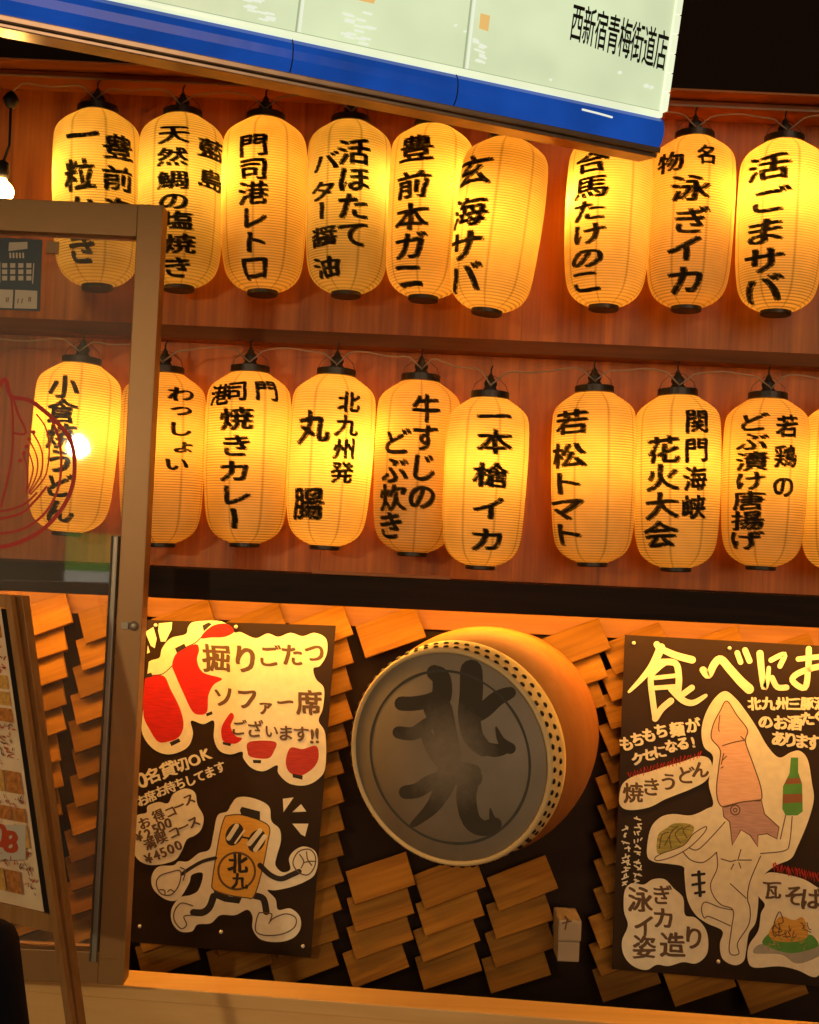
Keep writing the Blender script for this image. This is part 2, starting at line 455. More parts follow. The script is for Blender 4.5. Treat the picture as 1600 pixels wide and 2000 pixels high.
# ------------------------------------------------------------------ flat drawing in photo pixels on a real plane
def catmull(pts, closed, n=5):
    out = []; N = len(pts)
    if N < 3: return list(pts)
    rng = range(N) if closed else range(N-1)
    for i in rng:
        p0 = pts[(i-1) % N] if closed or i > 0 else pts[i]
        p1 = pts[i]; p2 = pts[(i+1) % N]
        p3 = pts[(i+2) % N] if closed or i+2 < N else pts[(i+1) % N]
        for k in range(n):
            t = k/n; t2 = t*t; t3 = t2*t
            out.append(tuple(0.5*((2*p1[a]) + (-p0[a]+p2[a])*t + (2*p0[a]-5*p1[a]+4*p2[a]-p3[a])*t2 + (-p0[a]+3*p1[a]-3*p2[a]+p3[a])*t3) for a in (0, 1)))
    if not closed: out.append(tuple(pts[-1]))
    return out
class Art:
    """shapes drawn on one plane; every colour becomes a mesh part of the sheet they lie on"""
    def __init__(s, parent, proj, nrm):
        s.parent = parent; s.proj = proj; s.n = nrm; s.mb = {}; s.k = 0; s.grp = 0; s.xf = lambda x, y: (x, y); s.sc = 1.0
    def frame(s, ox, oy, sc, dx=0, dy=0):
        s.xf = lambda x, y: (ox + (x+dx)/sc, oy + (y+dy)/sc); s.sc = sc
    def lift(s):
        s.k += 1
        return 0.0006 + s.k*0.000018
    def _m(s, key): return s.mb.setdefault((key, s.grp), MB())
    def _pt(s, x, y, h):
        a, b = s.xf(x, y)
        return s.proj(a, b) + s.n*h
    def fill(s, key, pts, smooth=True):
        if smooth: pts = catmull(pts, True)
        h = s.lift(); s.grp += 1
        tris = tessellate_polygon([[Vector((x, y, 0)) for x, y in pts]])
        s._m(key).add([s._pt(x, y, h) for x, y in pts], tris)
    def stroke(s, key, pts, wd, closed=False, smooth=True, taper=None):
        if smooth and len(pts) > 2: pts = catmull(pts, closed)
        N = len(pts); h = s.lift(); vs = []; fs = []
        for i, (x, y) in enumerate(pts):
            a = pts[(i-1) % N] if closed or i > 0 else pts[i]
            b = pts[(i+1) % N] if closed or i < N-1 else pts[i]
            dx, dy = b[0]-a[0], b[1]-a[1]; l = math.hypot(dx, dy) or 1
            ww = wd
            if taper: u = i/(N-1); ww = wd*(taper[0]*(1-u)*(1-u) + taper[1]*2*u*(1-u) + taper[2]*u*u)
            nx, ny = -dy/l*ww/2, dx/l*ww/2
            vs += [(x+nx, y+ny), (x-nx, y-ny)]
        for i in range(N if closed else N-1):
            j = (i+1) % N
            fs.append((2*i, 2*i+1, 2*j+1, 2*j))
        if not closed:
            for e in (0, N-1):
                (ax, ay), (bx, by) = vs[2*e], vs[2*e+1]
                cx, cy_ = (ax+bx)/2, (ay+by)/2; rx, ry = ax-cx, ay-cy_
                idx = [2*e]
                for k in range(1, 6):
                    q = math.pi*k/6*(1 if e == 0 else -1)
                    vs.append((cx + rx*math.cos(q) - ry*math.sin(q), cy_ + rx*math.sin(q) + ry*math.cos(q))); idx.append(len(vs)-1)
                idx.append(2*e+1)
                fs.append(tuple(idx))
        s._m(key).add([s._pt(x, y, h) for x, y in vs], fs)
    def ellipse(s, cx, cy_, rx, ry, rot=0, n=28):
        c, sn = math.cos(R_(rot)), math.sin(R_(rot))
        return [(cx + rx*math.cos(2*math.pi*k/n)*c - ry*math.sin(2*math.pi*k/n)*sn, cy_ + rx*math.cos(2*math.pi*k/n)*sn + ry*math.sin(2*math.pi*k/n)*c) for k in range(n)]
    def text(s, key, ch, x, y, size, rot=0, bold=0.02, wx=1.0, wob=0.02, rise=0.0):
        """rot in degrees, counter-clockwise as seen"""
        if ch == ' ': return
        c, sn = math.cos(R_(rot)), math.sin(R_(rot))
        for vs, fs in brush(ch, bold, wob, rise, False, x*0.013):
            h = s.lift()
            pts = []
            for a, b in vs:
                a *= size*wx; b *= size
                pts.append(s._pt(x + a*c - b*sn, y - (a*sn + b*c), h))
            s._m(key).add(pts, fs)
    def line(s, key, chars, size, **k):
        s.grp += 1
        for ch, x, y, *r in chars: s.text(key, ch, x, y, r[0] if r else size, **k)
    def done(s, names, on=None):
        for (key, g_), mb in s.mb.items():
            o = mb.build(names.get(key, 'drawing'), M[key], s.parent, fix=False)
            if on: o.parent = on

def child(root, name):
    return next(c for c in root.children if c.name.split('.')[0] == name)
# ================================================================== SETTING
g = MB().quad((-60, -60, 0), (60, -60, 0), (60, 60, 0), (-60, 60, 0)).build('ground', M['asphalt'])
tag(g, kind='structure')

XL, XR = -1.75, 1.75
z_beam_top = P(800, 1130, -0.30).z
z_beam_bot = P(800, 1190, -0.30).z
z_head_bot = P(1450, 214, -0.10).z
z_head_mid = P(1450, 192, -0.13).z
z_head_top = P(1450, 177, -0.16).z
z_rail_top = P(1200, 673, -0.07).z
z_rail_bot = P(1200, 700, -0.07).z
z_floor = P(800, 1990, -0.05).z

wl = thing('wooden_wall', (0, 0, z_beam_bot), 'orange brown plywood wall behind the two rows of lit lanterns', 'wall')
mb = MB()
xs = [XL, -1.05, -0.25, 0.30, 1.02, XR]
for a, b in zip(xs, xs[1:]):
    mb.box((a+0.0003, 0.0, z_beam_top-0.02), (b-0.0003, 0.03, z_head_top-0.002))
mb.build('panel', M['wall'], wl)
up = MB().box((XL-3, 0.032, z_beam_top), (XR+3, 0.12, z_head_top+3.0)).build('upper_facade', M['night'], None, origin=(0, 0.03, z_beam_top))
tag(up, 'black unlit upper facade above the wooden header at top right', 'wall')
hb = thing('header_beam', (0, -0.05, z_head_bot), 'dark stepped wooden header beam along the top of the lantern wall', 'beam')
MB().box((XL, -0.16, z_head_mid+0.002), (XR, -0.0, z_head_top)).build('top_board', M['beam'], hb, bevel=0.003)
MB().box((XL, -0.10, z_head_bot), (XR, -0.0, z_head_mid)).build('lower_board', M['beam'], hb, bevel=0.003)
MB().box((XL, -0.104, z_head_bot+.001), (XR, -0.1005, z_head_bot+.006)).build('edge_strip', M['cord'], hb)
for k_ in ('dark_beam', 'rail', 'drum', 'backing', 'board'): M[k_].node_tree.nodes['Principled BSDF'].inputs['Specular IOR Level'].default_value = 0.12
rl = MB().box((XL, -0.07, z_rail_bot), (XR, -0.0015, z_rail_top)).build('wall_rail', M['rail'], None, origin=(0, 0, z_rail_bot), bevel=0.003)
tag(rl, 'thin brown wooden rail between upper and lower lantern rows', 'rail')

fb = thing('fascia_beam', (0, -0.15, z_beam_bot), 'dark stained wooden fascia beam below the lower lantern row', 'beam')
MB().box((XL, -0.30, z_beam_bot), (XR, -0.278, z_beam_top)).build('front_board', M['dark_beam'], fb, bevel=0.002)
MB().box((XL, -0.276, z_beam_top-0.03), (XR, -0.002, z_beam_top-0.004)).build('top_board', M['dark_beam'], fb)
q0, q1 = P(610, 1114, -0.29), P(880, 1126, -0.29)
MB().box((q0.x, -0.296, z_beam_top+0.001), (q1.x, -0.262, q0.z)).build('batten', M['beam'], fb, bevel=0.002)
ls = MB().box((XL, -0.262, z_beam_bot+0.018), (XR, -0.232, z_beam_bot+0.03)).build('light_strip', M['strip'], None, origin=(0, -0.22, z_beam_bot+0.03))
tag(ls, 'warm light strip hidden under the dark fascia beam', 'lamp')

bk = thing('display_back', (0, 0, z_floor), 'dark stained back panel behind the tilted boards and drum', 'wall')
MB().box((XL, 0.0, 0.0), (XR, 0.03, z_beam_top-0.032)).build('panel', M['backing'], bk)
zt = P(800, 1228, -0.02).z
MB().box((XL, -0.018, zt), (XR, -0.0015, z_beam_top-0.034)).build('trim_board', M['trim'], bk, bevel=0.002)
MB().box((XL, -0.34, z_floor-0.05), (XR, -0.0015, z_floor)).build('floor_board', M['backing'], bk)

a0, a1 = P(-200, 1893, -0.42), P(1750, 2043, -0.55)
zsill = P(330, 1926, -0.45).z
def sill_pt(px, py):
    d = ray(px, py); return CAM + d*((zsill-CAM.z)/d.z)
s0, s1 = sill_pt(-250, 1886), sill_pt(1750, 2041)
nrm = Vector(((s1-s0).y, -(s1-s0).x, 0)).normalized()
mb = MB()
bq = -nrm*0.10
mb.add([s0, s1, s1+bq, s0+bq, s0-Vector((0,0,.035)), s1-Vector((0,0,.035)), s1+bq-Vector((0,0,.035)), s0+bq-Vector((0,0,.035))],
       [(0,1,2,3),(7,6,5,4),(0,4,5,1),(1,5,6,2),(2,6,7,3),(3,7,4,0)])
sl_t = thing('front_sill', (0, -0.5, 0), 'pale wooden sill running along the bottom in front of the display', 'sill')
mb.build('cap', M['sill'], sl_t, bevel=0.003)
mb = MB()
i0, i1 = s0 - nrm*0.012, s1 - nrm*0.012
t0 = Vector((0, 0, .0365))
lo = lambda v: Vector((v.x, v.y, 0.002))
mb.add([i0-t0, i1-t0, i1-t0-nrm*.07, i0-t0-nrm*.07, lo(i0), lo(i1), lo(i1-nrm*.07), lo(i0-nrm*.07)],
       [(0,1,2,3),(7,6,5,4),(0,4,5,1),(1,5,6,2),(2,6,7,3),(3,7,4,0)])
mb.build('apron', M['sill'], sl_t)

# ================================================================== LANTERNS
LEN = 0.4785                       # ring to ring
PROF = [(0.000, .0530), (.012, .0710), (.024, .0885), (.034, .1005), (.046, .1090), (.060, .1132), (.09, .1158), (.14, .1172), (.20, .1172), (.26, .1163),
        (.32, .1142), (.37, .1108), (.400, .1065), (.420, .1005), (.438, .0900), (.450, .0760), (.459, .0590), (.4660, .0415)]
def prof_r(h):
    for (a, ra), (b, rb) in zip(PROF, PROF[1:]):
        if a <= h <= b:
            t = (h-a)/(b-a); return ra + (rb-ra)*t
    return PROF[0][1] if h < 0 else PROF[-1][1]
def sm_r(h):
    return sum(prof_r(min(max(h+d, 0), .466)) for d in (-.008, -.004, 0, .004, .008))/5 if .012 < h < .452 else prof_r(h)
def shade_mesh(seed=0):
    pitch = 0.0070; N = 72; rows = 200
    vs = []; fs = []
    for i in range(rows+1):
        h = .466*i/rows
        r = sm_r(h) + 0.0009*math.cos(2*math.pi*(h/pitch + 0.5))
        for k in range(N):
            q = 2*math.pi*k/N
            rr = r*(1 - 0.006*abs(math.sin(4*q))) + 0.0013*noise.noise(Vector((math.cos(q)*1.6 + seed*7, math.sin(q)*1.6, h*9)))
            vs.append((rr*math.cos(q), rr*math.sin(q), -0.010-h))
    for i in range(rows):
        for k in range(N):
            fs.append((i*N+k, (i+1)*N+k, (i+1)*N+(k+1) % N, i*N+(k+1) % N))
    me = bpy.data.meshes.new('paper_shade'); me.from_pydata(vs, [], fs); me.update()
    me.polygons.foreach_set('use_smooth', [True]*len(fs)); me.materials.append(M['paper'])
    return me
SHADES = [shade_mesh(i) for i in range(4)]
def loc_mesh(name, mb, mat):
    me = bpy.data.meshes.new(name); me.from_pydata([tuple(v) for v in mb.v], [], mb.f)
    me.polygons.foreach_set('use_smooth', mb.smooth)
    bm = bmesh.new(); bm.from_mesh(me); bmesh.ops.recalc_face_normals(bm, faces=bm.faces); bm.to_mesh(me); bm.free()
    me.materials.append(mat); return me
mb = MB(); mb.lathe([(.050, .011), (.054, .0095), (.054, -.008), (.050, -.0095)], 40); mb.smooth = [False]*len(mb.f)
TOPR = loc_mesh('top_ring', mb, M['black'])
mb = MB(); mb.lathe([(.036, -.474), (.0415, -.4745), (.0415, -.486), (.038, -.488)], 40); mb.smooth = [False]*len(mb.f)
BOTR = loc_mesh('bottom_ring', mb, M['black'])
mb = MB(); mb.lathe([(.004, .062), (.007, .055), (.010, .048), (.017, .040), (.019, .032), (.015, .024), (.020, .018), (.020, .0125)], 18)
mb.tube([(0, 0, .055), (0, 0, .075), (0.004, 0.004, .085)], .0022, 6)
SOCK = loc_mesh('socket', mb, M['rubber'])
mb = MB(); mb.tube([(-.052, 0, .004), (-.044, 0, .030), (-.018, 0, .052), (0, 0, .058), (.018, 0, .052), (.044, 0, .030), (.052, 0, .004)], .0008, 6)
BAIL = loc_mesh('wire_bail', mb, M['rubber'])
mb = MB(); mb.lathe([(.012, -.10), (.016, -.115), (.030, -.15), (.032, -.175), (.026, -.20), (.010, -.212)], 20)
BULBM = emit("lantern_bulb_glass", (1.0, 0.62, 0.22), 2.0)
BULB = loc_mesh('bulb', mb, BULBM)

def lantern(label, top, bot, Y, texts, rad=1.0, power=1.0, off=(0, 0), warm=0.0):
    a, b = P(top[0], top[1], Y), P(bot[0], bot[1], Y)
    zax = (a-b).normalized(); s = (a-b).length/LEN
    xax = Vector((0, 1, 0)).cross(zax).normalized()
    yax = zax.cross(xax)
    root = thing('paper_lantern', a, label, 'lantern', 'lit paper lanterns hanging in two rows')
    root.rotation_euler = Matrix((xax, yax, zax)).transposed().to_euler()
    root.scale = (s*rad, s*rad, s)
    spin = random.uniform(0, 6.28)
    for nm, me in (('paper_shade', random.choice(SHADES)), ('top_ring', TOPR), ('bottom_ring', BOTR), ('socket', SOCK), ('wire_bail', BAIL)):
        o = bpy.data.objects.new(nm, me); C.objects.link(o); o.parent = root
        if nm == 'paper_shade': o.rotation_euler = (0, 0, spin); shade = o
    li = bpy.data.lights.new('lantern_glow', 'POINT'); li.energy = LANTERN_W*power
    li.color = (1.0, 0.405 - warm, 0.055 - warm*0.3); li.shadow_soft_size = 0.028
    lo_ = bpy.data.objects.new('lantern_glow', li); C.objects.link(lo_); lo_.parent = root
    lo_.location = (off[0]*1.7, -0.012, -0.19 + off[1]*1.5)
    if texts:
        mb = MB(); kk = 0
        inv = Matrix((xax, yax, zax))
        for key in texts:
            chars, wpx = key
            ys_ = sorted(c[2] for c in chars if len(c) == 3); gaps = [b-a for a, b in zip(ys_, ys_[1:])]; pit = min(gaps) if gaps else 99
            for ch, px, py, *rest in chars:
                wp, hp = (rest[0], rest[0]) if len(rest) == 1 else (rest if rest else (wpx, min(wpx, pit*0.97)))
                c = inv @ (P(px, py, Y-0.11) - P(800, 1000, Y-0.11) - (a - P(800, 1000, Y)))
                mpp = (P(px+1, py, Y-.11)-P(px, py, Y-.11)).length/s
                lx, lz = c.x/s/rad, c.z/s
                sx, sz = wp*mpp*1.06/rad, hp*mpp*1.06
                R0 = sm_r(-lz-0.01)
                th = math.asin(max(-.93, min(.93, lx/R0)))
                sq = max(0.55, math.cos(th))
                for vs, fs in brush(ch, 0.047, 0.055, 0.09, True, px*.017+py*.01):
                    kk += 1
                    pts = []
                    for x, y in vs:
                        z = lz + y*sz
                        r = sm_r(min(max(-z-0.01, 0.001), .465)) + 0.0030 + kk*0.000012
                        t = th + x*sx/R0/sq
                        t = max(-1.5, min(1.5, t))
                        pts.append(Vector((r*math.sin(t), -r*math.cos(t), z)))
                    mb.add(pts, fs)
        me = bpy.data.meshes.new('lettering'); me.from_pydata([tuple(v) for v in mb.v], [], mb.f)
        me.materials.append(M['ink'])
        o = bpy.data.objects.new('lettering', me); C.objects.link(o); o.parent = shade; o.rotation_euler = (0, 0, -spin)
    return root

def col(s, pts, w): return ([(c, x, y) for c, (x, y) in zip(s, pts)], w)
def run(s, x0, y0, x1, y1, w):
    n = len(s)
    return ([(c, x0+(x1-x0)*i/max(1, n-1), y0+(y1-y0)*i/max(1, n-1)) for i, c in enumerate(s)], w)
YL = -0.14
LB = 'lit paper lantern in the upper row lettered '
LC = 'lit paper lantern in the lower row lettered '
ROW1 = [
 lantern(LB+'一粒かき, partly behind the door frame', (191, 217), (190, 560), YL, [run('豊前海', 228, 285, 228, 410, 48), col('一粒かき', [(162, 268), (158, 345), (160, 415), (160, 486)], 62)], power=.7, warm=-.10, off=(-.045, .0)),
 lantern(LB+'天然鯛の塩焼き, right of the door frame corner', (357, 225), (350, 562), YL, [col('天然鯛の塩焼き', [(340, 265), (338, 310), (338, 355), (341, 396), (348, 433), (350, 478), (343, 520)], 60), col('藍島', [(410, 285), (408, 345)], 40)], power=.55, warm=-.10),
 lantern(LB+'門司港レトロ', (519, 232), (513, 571), YL, [run('門司港レトロ', 495, 287, 497, 522, 58)], power=.95, off=(-.035, .01)),
 lantern(LB+'活ほたてバター醤油', (685, 238), (676, 574), YL, [run('活ほたて', 692, 300, 690, 460, 62), col('バター醤油', [(636, 317), (630, 372), (628, 412), (632, 462), (637, 520)], 52)], power=.58, warm=-.10, off=(.03, 0)),
 lantern(LB+'豊前本ガニ', (848, 246), (827, 582), YL, [col('豊前本ガニ', [(812, 290), (806, 362), (803, 425), (800, 480), (798, 535)], 64)], power=1.4, off=(.04, 0)),
 lantern(LB+'玄海サバ, tilted and overlapping its left neighbour', (995, 272), (951, 608), -0.30, [col('玄海サバ', [(925, 328), (914, 410), (906, 475), (905, 538)], 62)], rad=1.03, power=.9, off=(-.02, -.03)),
 lantern(LB+'合馬たけのこ, its top behind the blue sign edge', (1196, 263), (1179, 600), YL, [col('合馬たけのこ', [(1156, 315), (1155, 365), (1151, 411), (1150, 456), (1148, 502), (1147, 546)], 60)], power=1.4, off=(-.045, -.0)),
 lantern(LB+'泳ぎイカ with small 名物 above', (1357, 268), (1340, 602), YL, [([('名', 1380, 305, 40), ('物', 1314, 313, 40), ('泳', 1348, 370), ('ぎ', 1350, 433), ('イ', 1338, 487), ('カ', 1340, 546)], 72)], power=.95, warm=.04, off=(.03, .01)),
 lantern(LB+'活ごまサバ', (1532, 275), (1515, 610), YL, [col('活ごまサバ', [(1503, 325), (1505, 390), (1496, 450), (1496, 507), (1492, 560)], 68)], power=1.4, off=(-.01, .02)),
]
ROW2 = [
 lantern(LC+'小倉焼うどん, seen through the door glass', (160, 706), (131, 1040), YL, [run('小倉焼うどん', 126, 757, 112, 1000, 58)], power=1.35, off=(0, 0)),
 lantern(LC+'わっしょい, half behind the door stile', (322, 725), (313, 1062), YL, [([('わ', 352, 770), ('っ', 352, 800), ('し', 349, 838), ('ょ', 355, 872), ('い', 343, 908)], 46)], power=.62, warm=.05),
 lantern(LC+'焼きカレー with small 門司港 above', (489, 723), (478, 1062), YL, [([('港', 427, 772, 42), ('司', 463, 766, 42), ('門', 520, 763, 42), ('焼', 462, 820), ('き', 462, 872), ('カ', 458, 922), ('レ', 460, 968), ('ー', 457, 1015)], 66)], power=.78, warm=.03),
 lantern(LC+'丸腸 and small 北九州発', (657, 729), (634, 1067), YL, [run('北九州発', 682, 787, 668, 925, 42), ([('丸', 611, 835, 64), ('腸', 600, 985, 62)], 62)], power=1.2, off=(.02, -.02)),
 lantern(LC+'牛すじのどぶ炊き, dim, behind its right neighbour', (822, 740), (805, 1080), -0.12, [run('牛すじの', 833, 800, 824, 972, 54), run('どぶ炊き', 774, 865, 762, 1028, 52)], power=.5, warm=.05, off=(-.03, .02)),
 lantern(LC+'一本槍イカ', (957, 773), (938, 1106), -0.28, [col('一本槍イカ', [(967, 815), (968, 865), (960, 930), (955, 995), (952, 1056)], 68)], rad=1.0, power=.66),
 lantern(LC+'若松トマト', (1161, 762), (1157, 1100), YL, [col('若松トマト', [(1117, 825), (1110, 890), (1106, 945), (1105, 995), (1110, 1045)], 58)], power=.66, warm=.03),
 lantern(LC+'関門海峡花火大会', (1324, 768), (1320, 1110), YL, [run('関門海峡', 1361, 825, 1355, 993, 48), run('花火大会', 1296, 880, 1292, 1045, 56)], power=.74),
 lantern(LC+'若鶏のどぶ漬け唐揚げ', (1500, 775), (1486, 1107), YL, [run('若鶏の', 1538, 835, 1530, 952, 44), run('どぶ漬け唐揚げ', 1475, 825, 1462, 1057, 50)], power=.64, warm=.03),
 lantern('lit paper lantern in the lower row cut off by the right edge', (1655, 783), (1645, 1118), YL, None, power=.95),
]
# cords strung from socket to socket
def cord_between(mb, a, b, sag):
    pts = []
    n = 14
    d = b-a
    for i in range(n+1):
        t = i/n
        lift = 0.035*min(1, t/.16, (1-t)/.16)
        wob = 0.004*math.sin(t*9+a.x*5)
        pts.append(a + d*t + Vector((0, -0.012, lift - sag*4*t*(1-t)*.5 + wob)))
    mb.tube(pts, 0.0022, 6)
def sock_top(o): 
    return Vector(o.location) + Vector((0, -0.01, 0.022))
mb = MB()
hook1 = P(20, 190, -0.12)
seq = [hook1] + [sock_top(o) for o in ROW1]
for a, b in zip(seq, seq[1:]): cord_between(mb, a, b, 0.0)
e = seq[-1]; cord_between(mb, e, e+Vector((.3, 0, .02)), 0)
c1 = mb.build('power_cord', M['cord'], None, origin=seq[4])
tag(c1, 'pale power cord linking the sockets of the upper lantern row', 'cord', 'cords linking lanterns')
mb = MB()
seq = [P(-60, 690, YL)] + [sock_top(o) for o in ROW2]
for a, b in zip(seq, seq[1:]): cord_between(mb, a, b, 0.0)
c2 = mb.build('power_cord', M['cord'], None, origin=seq[4])
tag(c2, 'pale power cord linking the sockets of the lower lantern row', 'cord', 'cords linking lanterns')

# bare bulb on its cord, above the door frame
bt = P(3, 372, -0.42)
bl = thing('bare_bulb', bt, 'bare glowing bulb hanging on a cord above the door frame', 'bulb')
mb = MB(); Mx = Matrix.Translation(bt) @ Matrix.Scale(1.0, 4)
mb.lathe([(.010, .030), (.014, .024), (.026, .012), (.031, 0), (.029, -.012), (.018, -.024), (.005, -.029)], 24, M=Mx); mb.build('glass_globe', M['bulb'], bl)
mb = MB(); mb.lathe([(.008, .075), (.0155, .070), (.0165, .040), (.014, .030)], 18, M=Mx); mb.build('socket', M['rubber'], bl)
hk = P(22, 195, -0.42)
mb = MB(); mb.tube([bt+Vector((0, 0, .072)), bt*0.5+hk*0.5+Vector((.008, 0, 0)), hk], .0035, 8); mb.build('cord', M['rubber'], bl)
mb = MB(); Mh = Matrix.Translation(hk)
mb.lathe([(.004, .022), (.014, .012), (.020, 0), (.014, -.014), (.006, -.022)], 14, M=Mh); mb.build('hook_knob', M['rubber'], bl)

# ================================================================== TILTED BOARDS
bw, bh, bt_ = 0.176, 0.093, 0.010
mb = MB(); mb.box((-bw/2, -bt_/2, -bh/2), (bw/2, bt_/2, bh/2))
me0 = bpy.data.meshes.new('wall_board'); me0.from_pydata([tuple(v) for v in mb.v], [], mb.f)
bm = bmesh.new(); bm.from_mesh(me0); bmesh.ops.bevel(bm, geom=bm.edges[:], offset=.0012, segments=1, affect='EDGES'); bmesh.ops.recalc_face_normals(bm, faces=bm.faces); bm.to_mesh(me0); bm.free()
me0.materials.append(M['board'])
NTH = ['topmost', 'second', 'third', 'fourth', 'fifth', 'sixth', 'seventh', 'eighth', 'ninth', 'tenth', 'eleventh', 'twelfth', 'lowest']
COLS = [
 (76, 1206, range(0, 13), 'column beside the menu stand'),
 (216, 1207, range(0, 13), 'column just left of the door stile'),
 (360, 1219, [0, 11, 12], 'first column right of the door stile'),
 (500, 1227, [0, 11, 12], 'column behind the middle of the red lantern poster'),
 (625, 1233, range(0, 13), 'column at the right edge of the red lantern poster'),
 (766, 1235, [0, 9, 10, 11, 12], 'column left of and below the drum'),
 (900, 1241, [9, 10, 11, 12], 'column straight below the drum'),
 (1037, 1247, [9, 10, 11, 12], 'column below the right half of the drum'),
 (1120, 1260, [0, 1, 2], 'short column at the upper right of the drum'),
 (1245, 1267, range(0, 13), 'column at the left edge of the squid poster'),
 (1390, 1272, [0, 12], 'column behind the middle of the squid poster'),
 (1530, 1283, [0, 12], 'column at the right of the squid poster'),
]
proto = None
for ci, (px, py, rows, desc) in enumerate(COLS):
    base = P(px, py, -0.045)
    for k in rows:
        if proto is None:
            o = bpy.data.objects.new('wall_board', me0); proto = o
        else:
            o = proto.copy()
        C.objects.link(o)
        a = R_(22 + random.uniform(-2.2, 2.2)); tl = R_(20)
        xa = Vector((math.cos(a), 0, math.sin(a))); za = Vector((-math.sin(a), 0, math.cos(a)))
        za2 = (za*math.cos(tl) + Vector((0, 1, 0))*math.sin(tl)).normalized()
        ya2 = za2.cross(xa)
        o.scale = (random.uniform(.94, 1.05), random.uniform(.8, 1.25), random.uniform(.95, 1.06))
        jit = Vector((random.uniform(-.006, .006), 0, random.uniform(-.003, .003)))
        o.location = base + Vector((0, -.004 + .003*(k % 2), -0.0765*k)) + jit
        o.rotation_euler = Matrix((xa, ya2, za2)).transposed().to_euler()
        tag(o, NTH[k] + ' tilted wooden board in the ' + desc, 'board', 'tilted boards on the display wall')

# ================================================================== DRUM
Rh = 211*(3.3-0.42)/F
dc = P(876, 1478, -0.42)
yaw, pit = R_(-25), R_(-4)
ax = Vector((math.sin(yaw)*math.cos(pit), -math.cos(yaw)*math.cos(pit), math.sin(pit)))     # towards the head
yl = -ax; xl = yl.cross(Vector((0, 0, 1))).normalized(); zl = xl.cross(yl)
dr = thing('taiko_drum', dc, 'large wooden drum with a lettered hide head and tacked rim, between the posters', 'drum')
dr.rotation_euler = Matrix((xl, yl, zl)).transposed().to_euler()
def dbuild(name, mb, mat, **k):
    me = loc_mesh(name, mb, mat); o = bpy.data.objects.new(name, me); C.objects.link(o); o.parent = dr; return o
Ld = 0.41
prof = []
for i in range(25):
    t = i/24; r = Rh*(0.995 + 0.10*math.sin(math.pi*min(1, t*1.0)))
    prof.append((r, 0.03 + (Ld-0.03)*t))
mb = MB(); mb.lathe(prof, 96, 'y'); dbuild('body', mb, M['drum'])
mb = MB(); mb.lathe([(Rh*.2, -.004), (Rh*.955, -.004), (Rh*.962, .002)], 96, 'y', cap=True); HEAD = dbuild('head', mb, M['hide'])
mb = MB(); mb.lathe([(Rh*.958, -.003), (Rh*.964, -.0075), (Rh*.978, -.010), (Rh*.994, -.0085), (Rh*1.006, -.002), (Rh*1.013, .009), (Rh*1.02, .02), (Rh*1.034, .060), (Rh*1.040, .074), (Rh*1.02, .0745)], 96, 'y', cap=False); RIM = dbuild('hide_rim', mb, M['hide_rim'])
mb = MB()
for row, (h, r, n) in enumerate(((.006, 1.0125, 62), (.040, 1.028, 62))):
    for k in range(n):
        q = 2*math.pi*(k + .5*row)/n
        c = Vector((Rh*r*math.cos(q), h, Rh*r*math.sin(q))); nn = Vector((math.cos(q), 0, math.sin(q)))
        t1 = Vector((0, 1, 0)); t2 = nn.cross(t1)
        vs = [c + nn*.004] ; fs = []
        for rr, hh in ((.0052, .0035), (.0080, -.0005)):
            for j in range(8):
                z = 2*math.pi*j/8; vs.append(c + nn*hh + (t1*math.cos(z) + t2*math.sin(z))*rr)
        for j in range(8):
            fs.append((0, 1+j, 1+(j+1) % 8)); fs.append((1+j, 9+j, 9+(j+1) % 8, 1+(j+1) % 8))
        mb.add(vs, fs, True)
dbuild('rim_tacks', mb, M['tack']).parent = RIM
mb = MB(); mb.tube([Vector((Rh*.985*math.cos(2*math.pi*k/96), .004, Rh*.985*math.sin(2*math.pi*k/96))) for k in range(97)], .0035, 6)
Mdr = Matrix.Translation(dc) @ Matrix((xl, yl, zl)).transposed().to_4x4()
Mi = Mdr.inverted()
class DArt(Art):
    def done(s, names):
        for (key, g_), mb in s.mb.items():
            mb.v = [Mi @ v for v in mb.v]
            me = bpy.data.meshes.new(names[key]); me.from_pydata([tuple(v) for v in mb.v], [], mb.f); me.materials.append(M[key])
            o = bpy.data.objects.new(names[key], me); C.objects.link(o); o.parent = HEAD
da = DArt(dr, lambda x, y: PP(x, y, dc + ax*0.004, ax), ax)
cen = Vector((0, 0, 0))
mbR = MB(); N = 120; rr = Rh*.795
vs = []
for k in range(N):
    q = 2*math.pi*k/N; wv = .0032*(1+.4*noise.noise(Vector((math.cos(q)*3, math.sin(q)*3, 1))))
    for s_ in (1, -1): vs.append(Vector(((rr+s_*wv)*math.cos(q), -.0048, (rr+s_*wv)*math.sin(q))))
mbR.add(vs, [(2*k, 2*k+1, 2*((k+1) % N)+1, 2*((k+1) % N)) for k in range(N)])
me = bpy.data.meshes.new('painted_ring'); me.from_pydata([tuple(v) for v in mbR.v], [], mbR.f); me.materials.append(M['ring_ink'])
o = bpy.data.objects.new('painted_ring', me); C.objects.link(o); o.parent = HEAD
K = 'drum_ink'
da.frame(613.5, 1197, 2.57)
da.stroke(K, [(605, 300), (640, 330), (640, 420), (600, 470), (620, 520)], 105, taper=(.75, 1.1, .9))
da.stroke(K, [(440, 455), (500, 455), (580, 440), (640, 410)], 80, taper=(.9, .9, .9))
da.stroke(K, [(425, 600), (500, 605), (570, 560), (640, 520)], 78, taper=(.8, .95, .8))
da.stroke(K, [(560, 600), (610, 700), (690, 770), (800, 800)], 80, taper=(.7, 1.2, 1.0))
da.stroke(K, [(640, 480), (660, 600), (690, 740)], 120, taper=(.9, 1.0, .9))
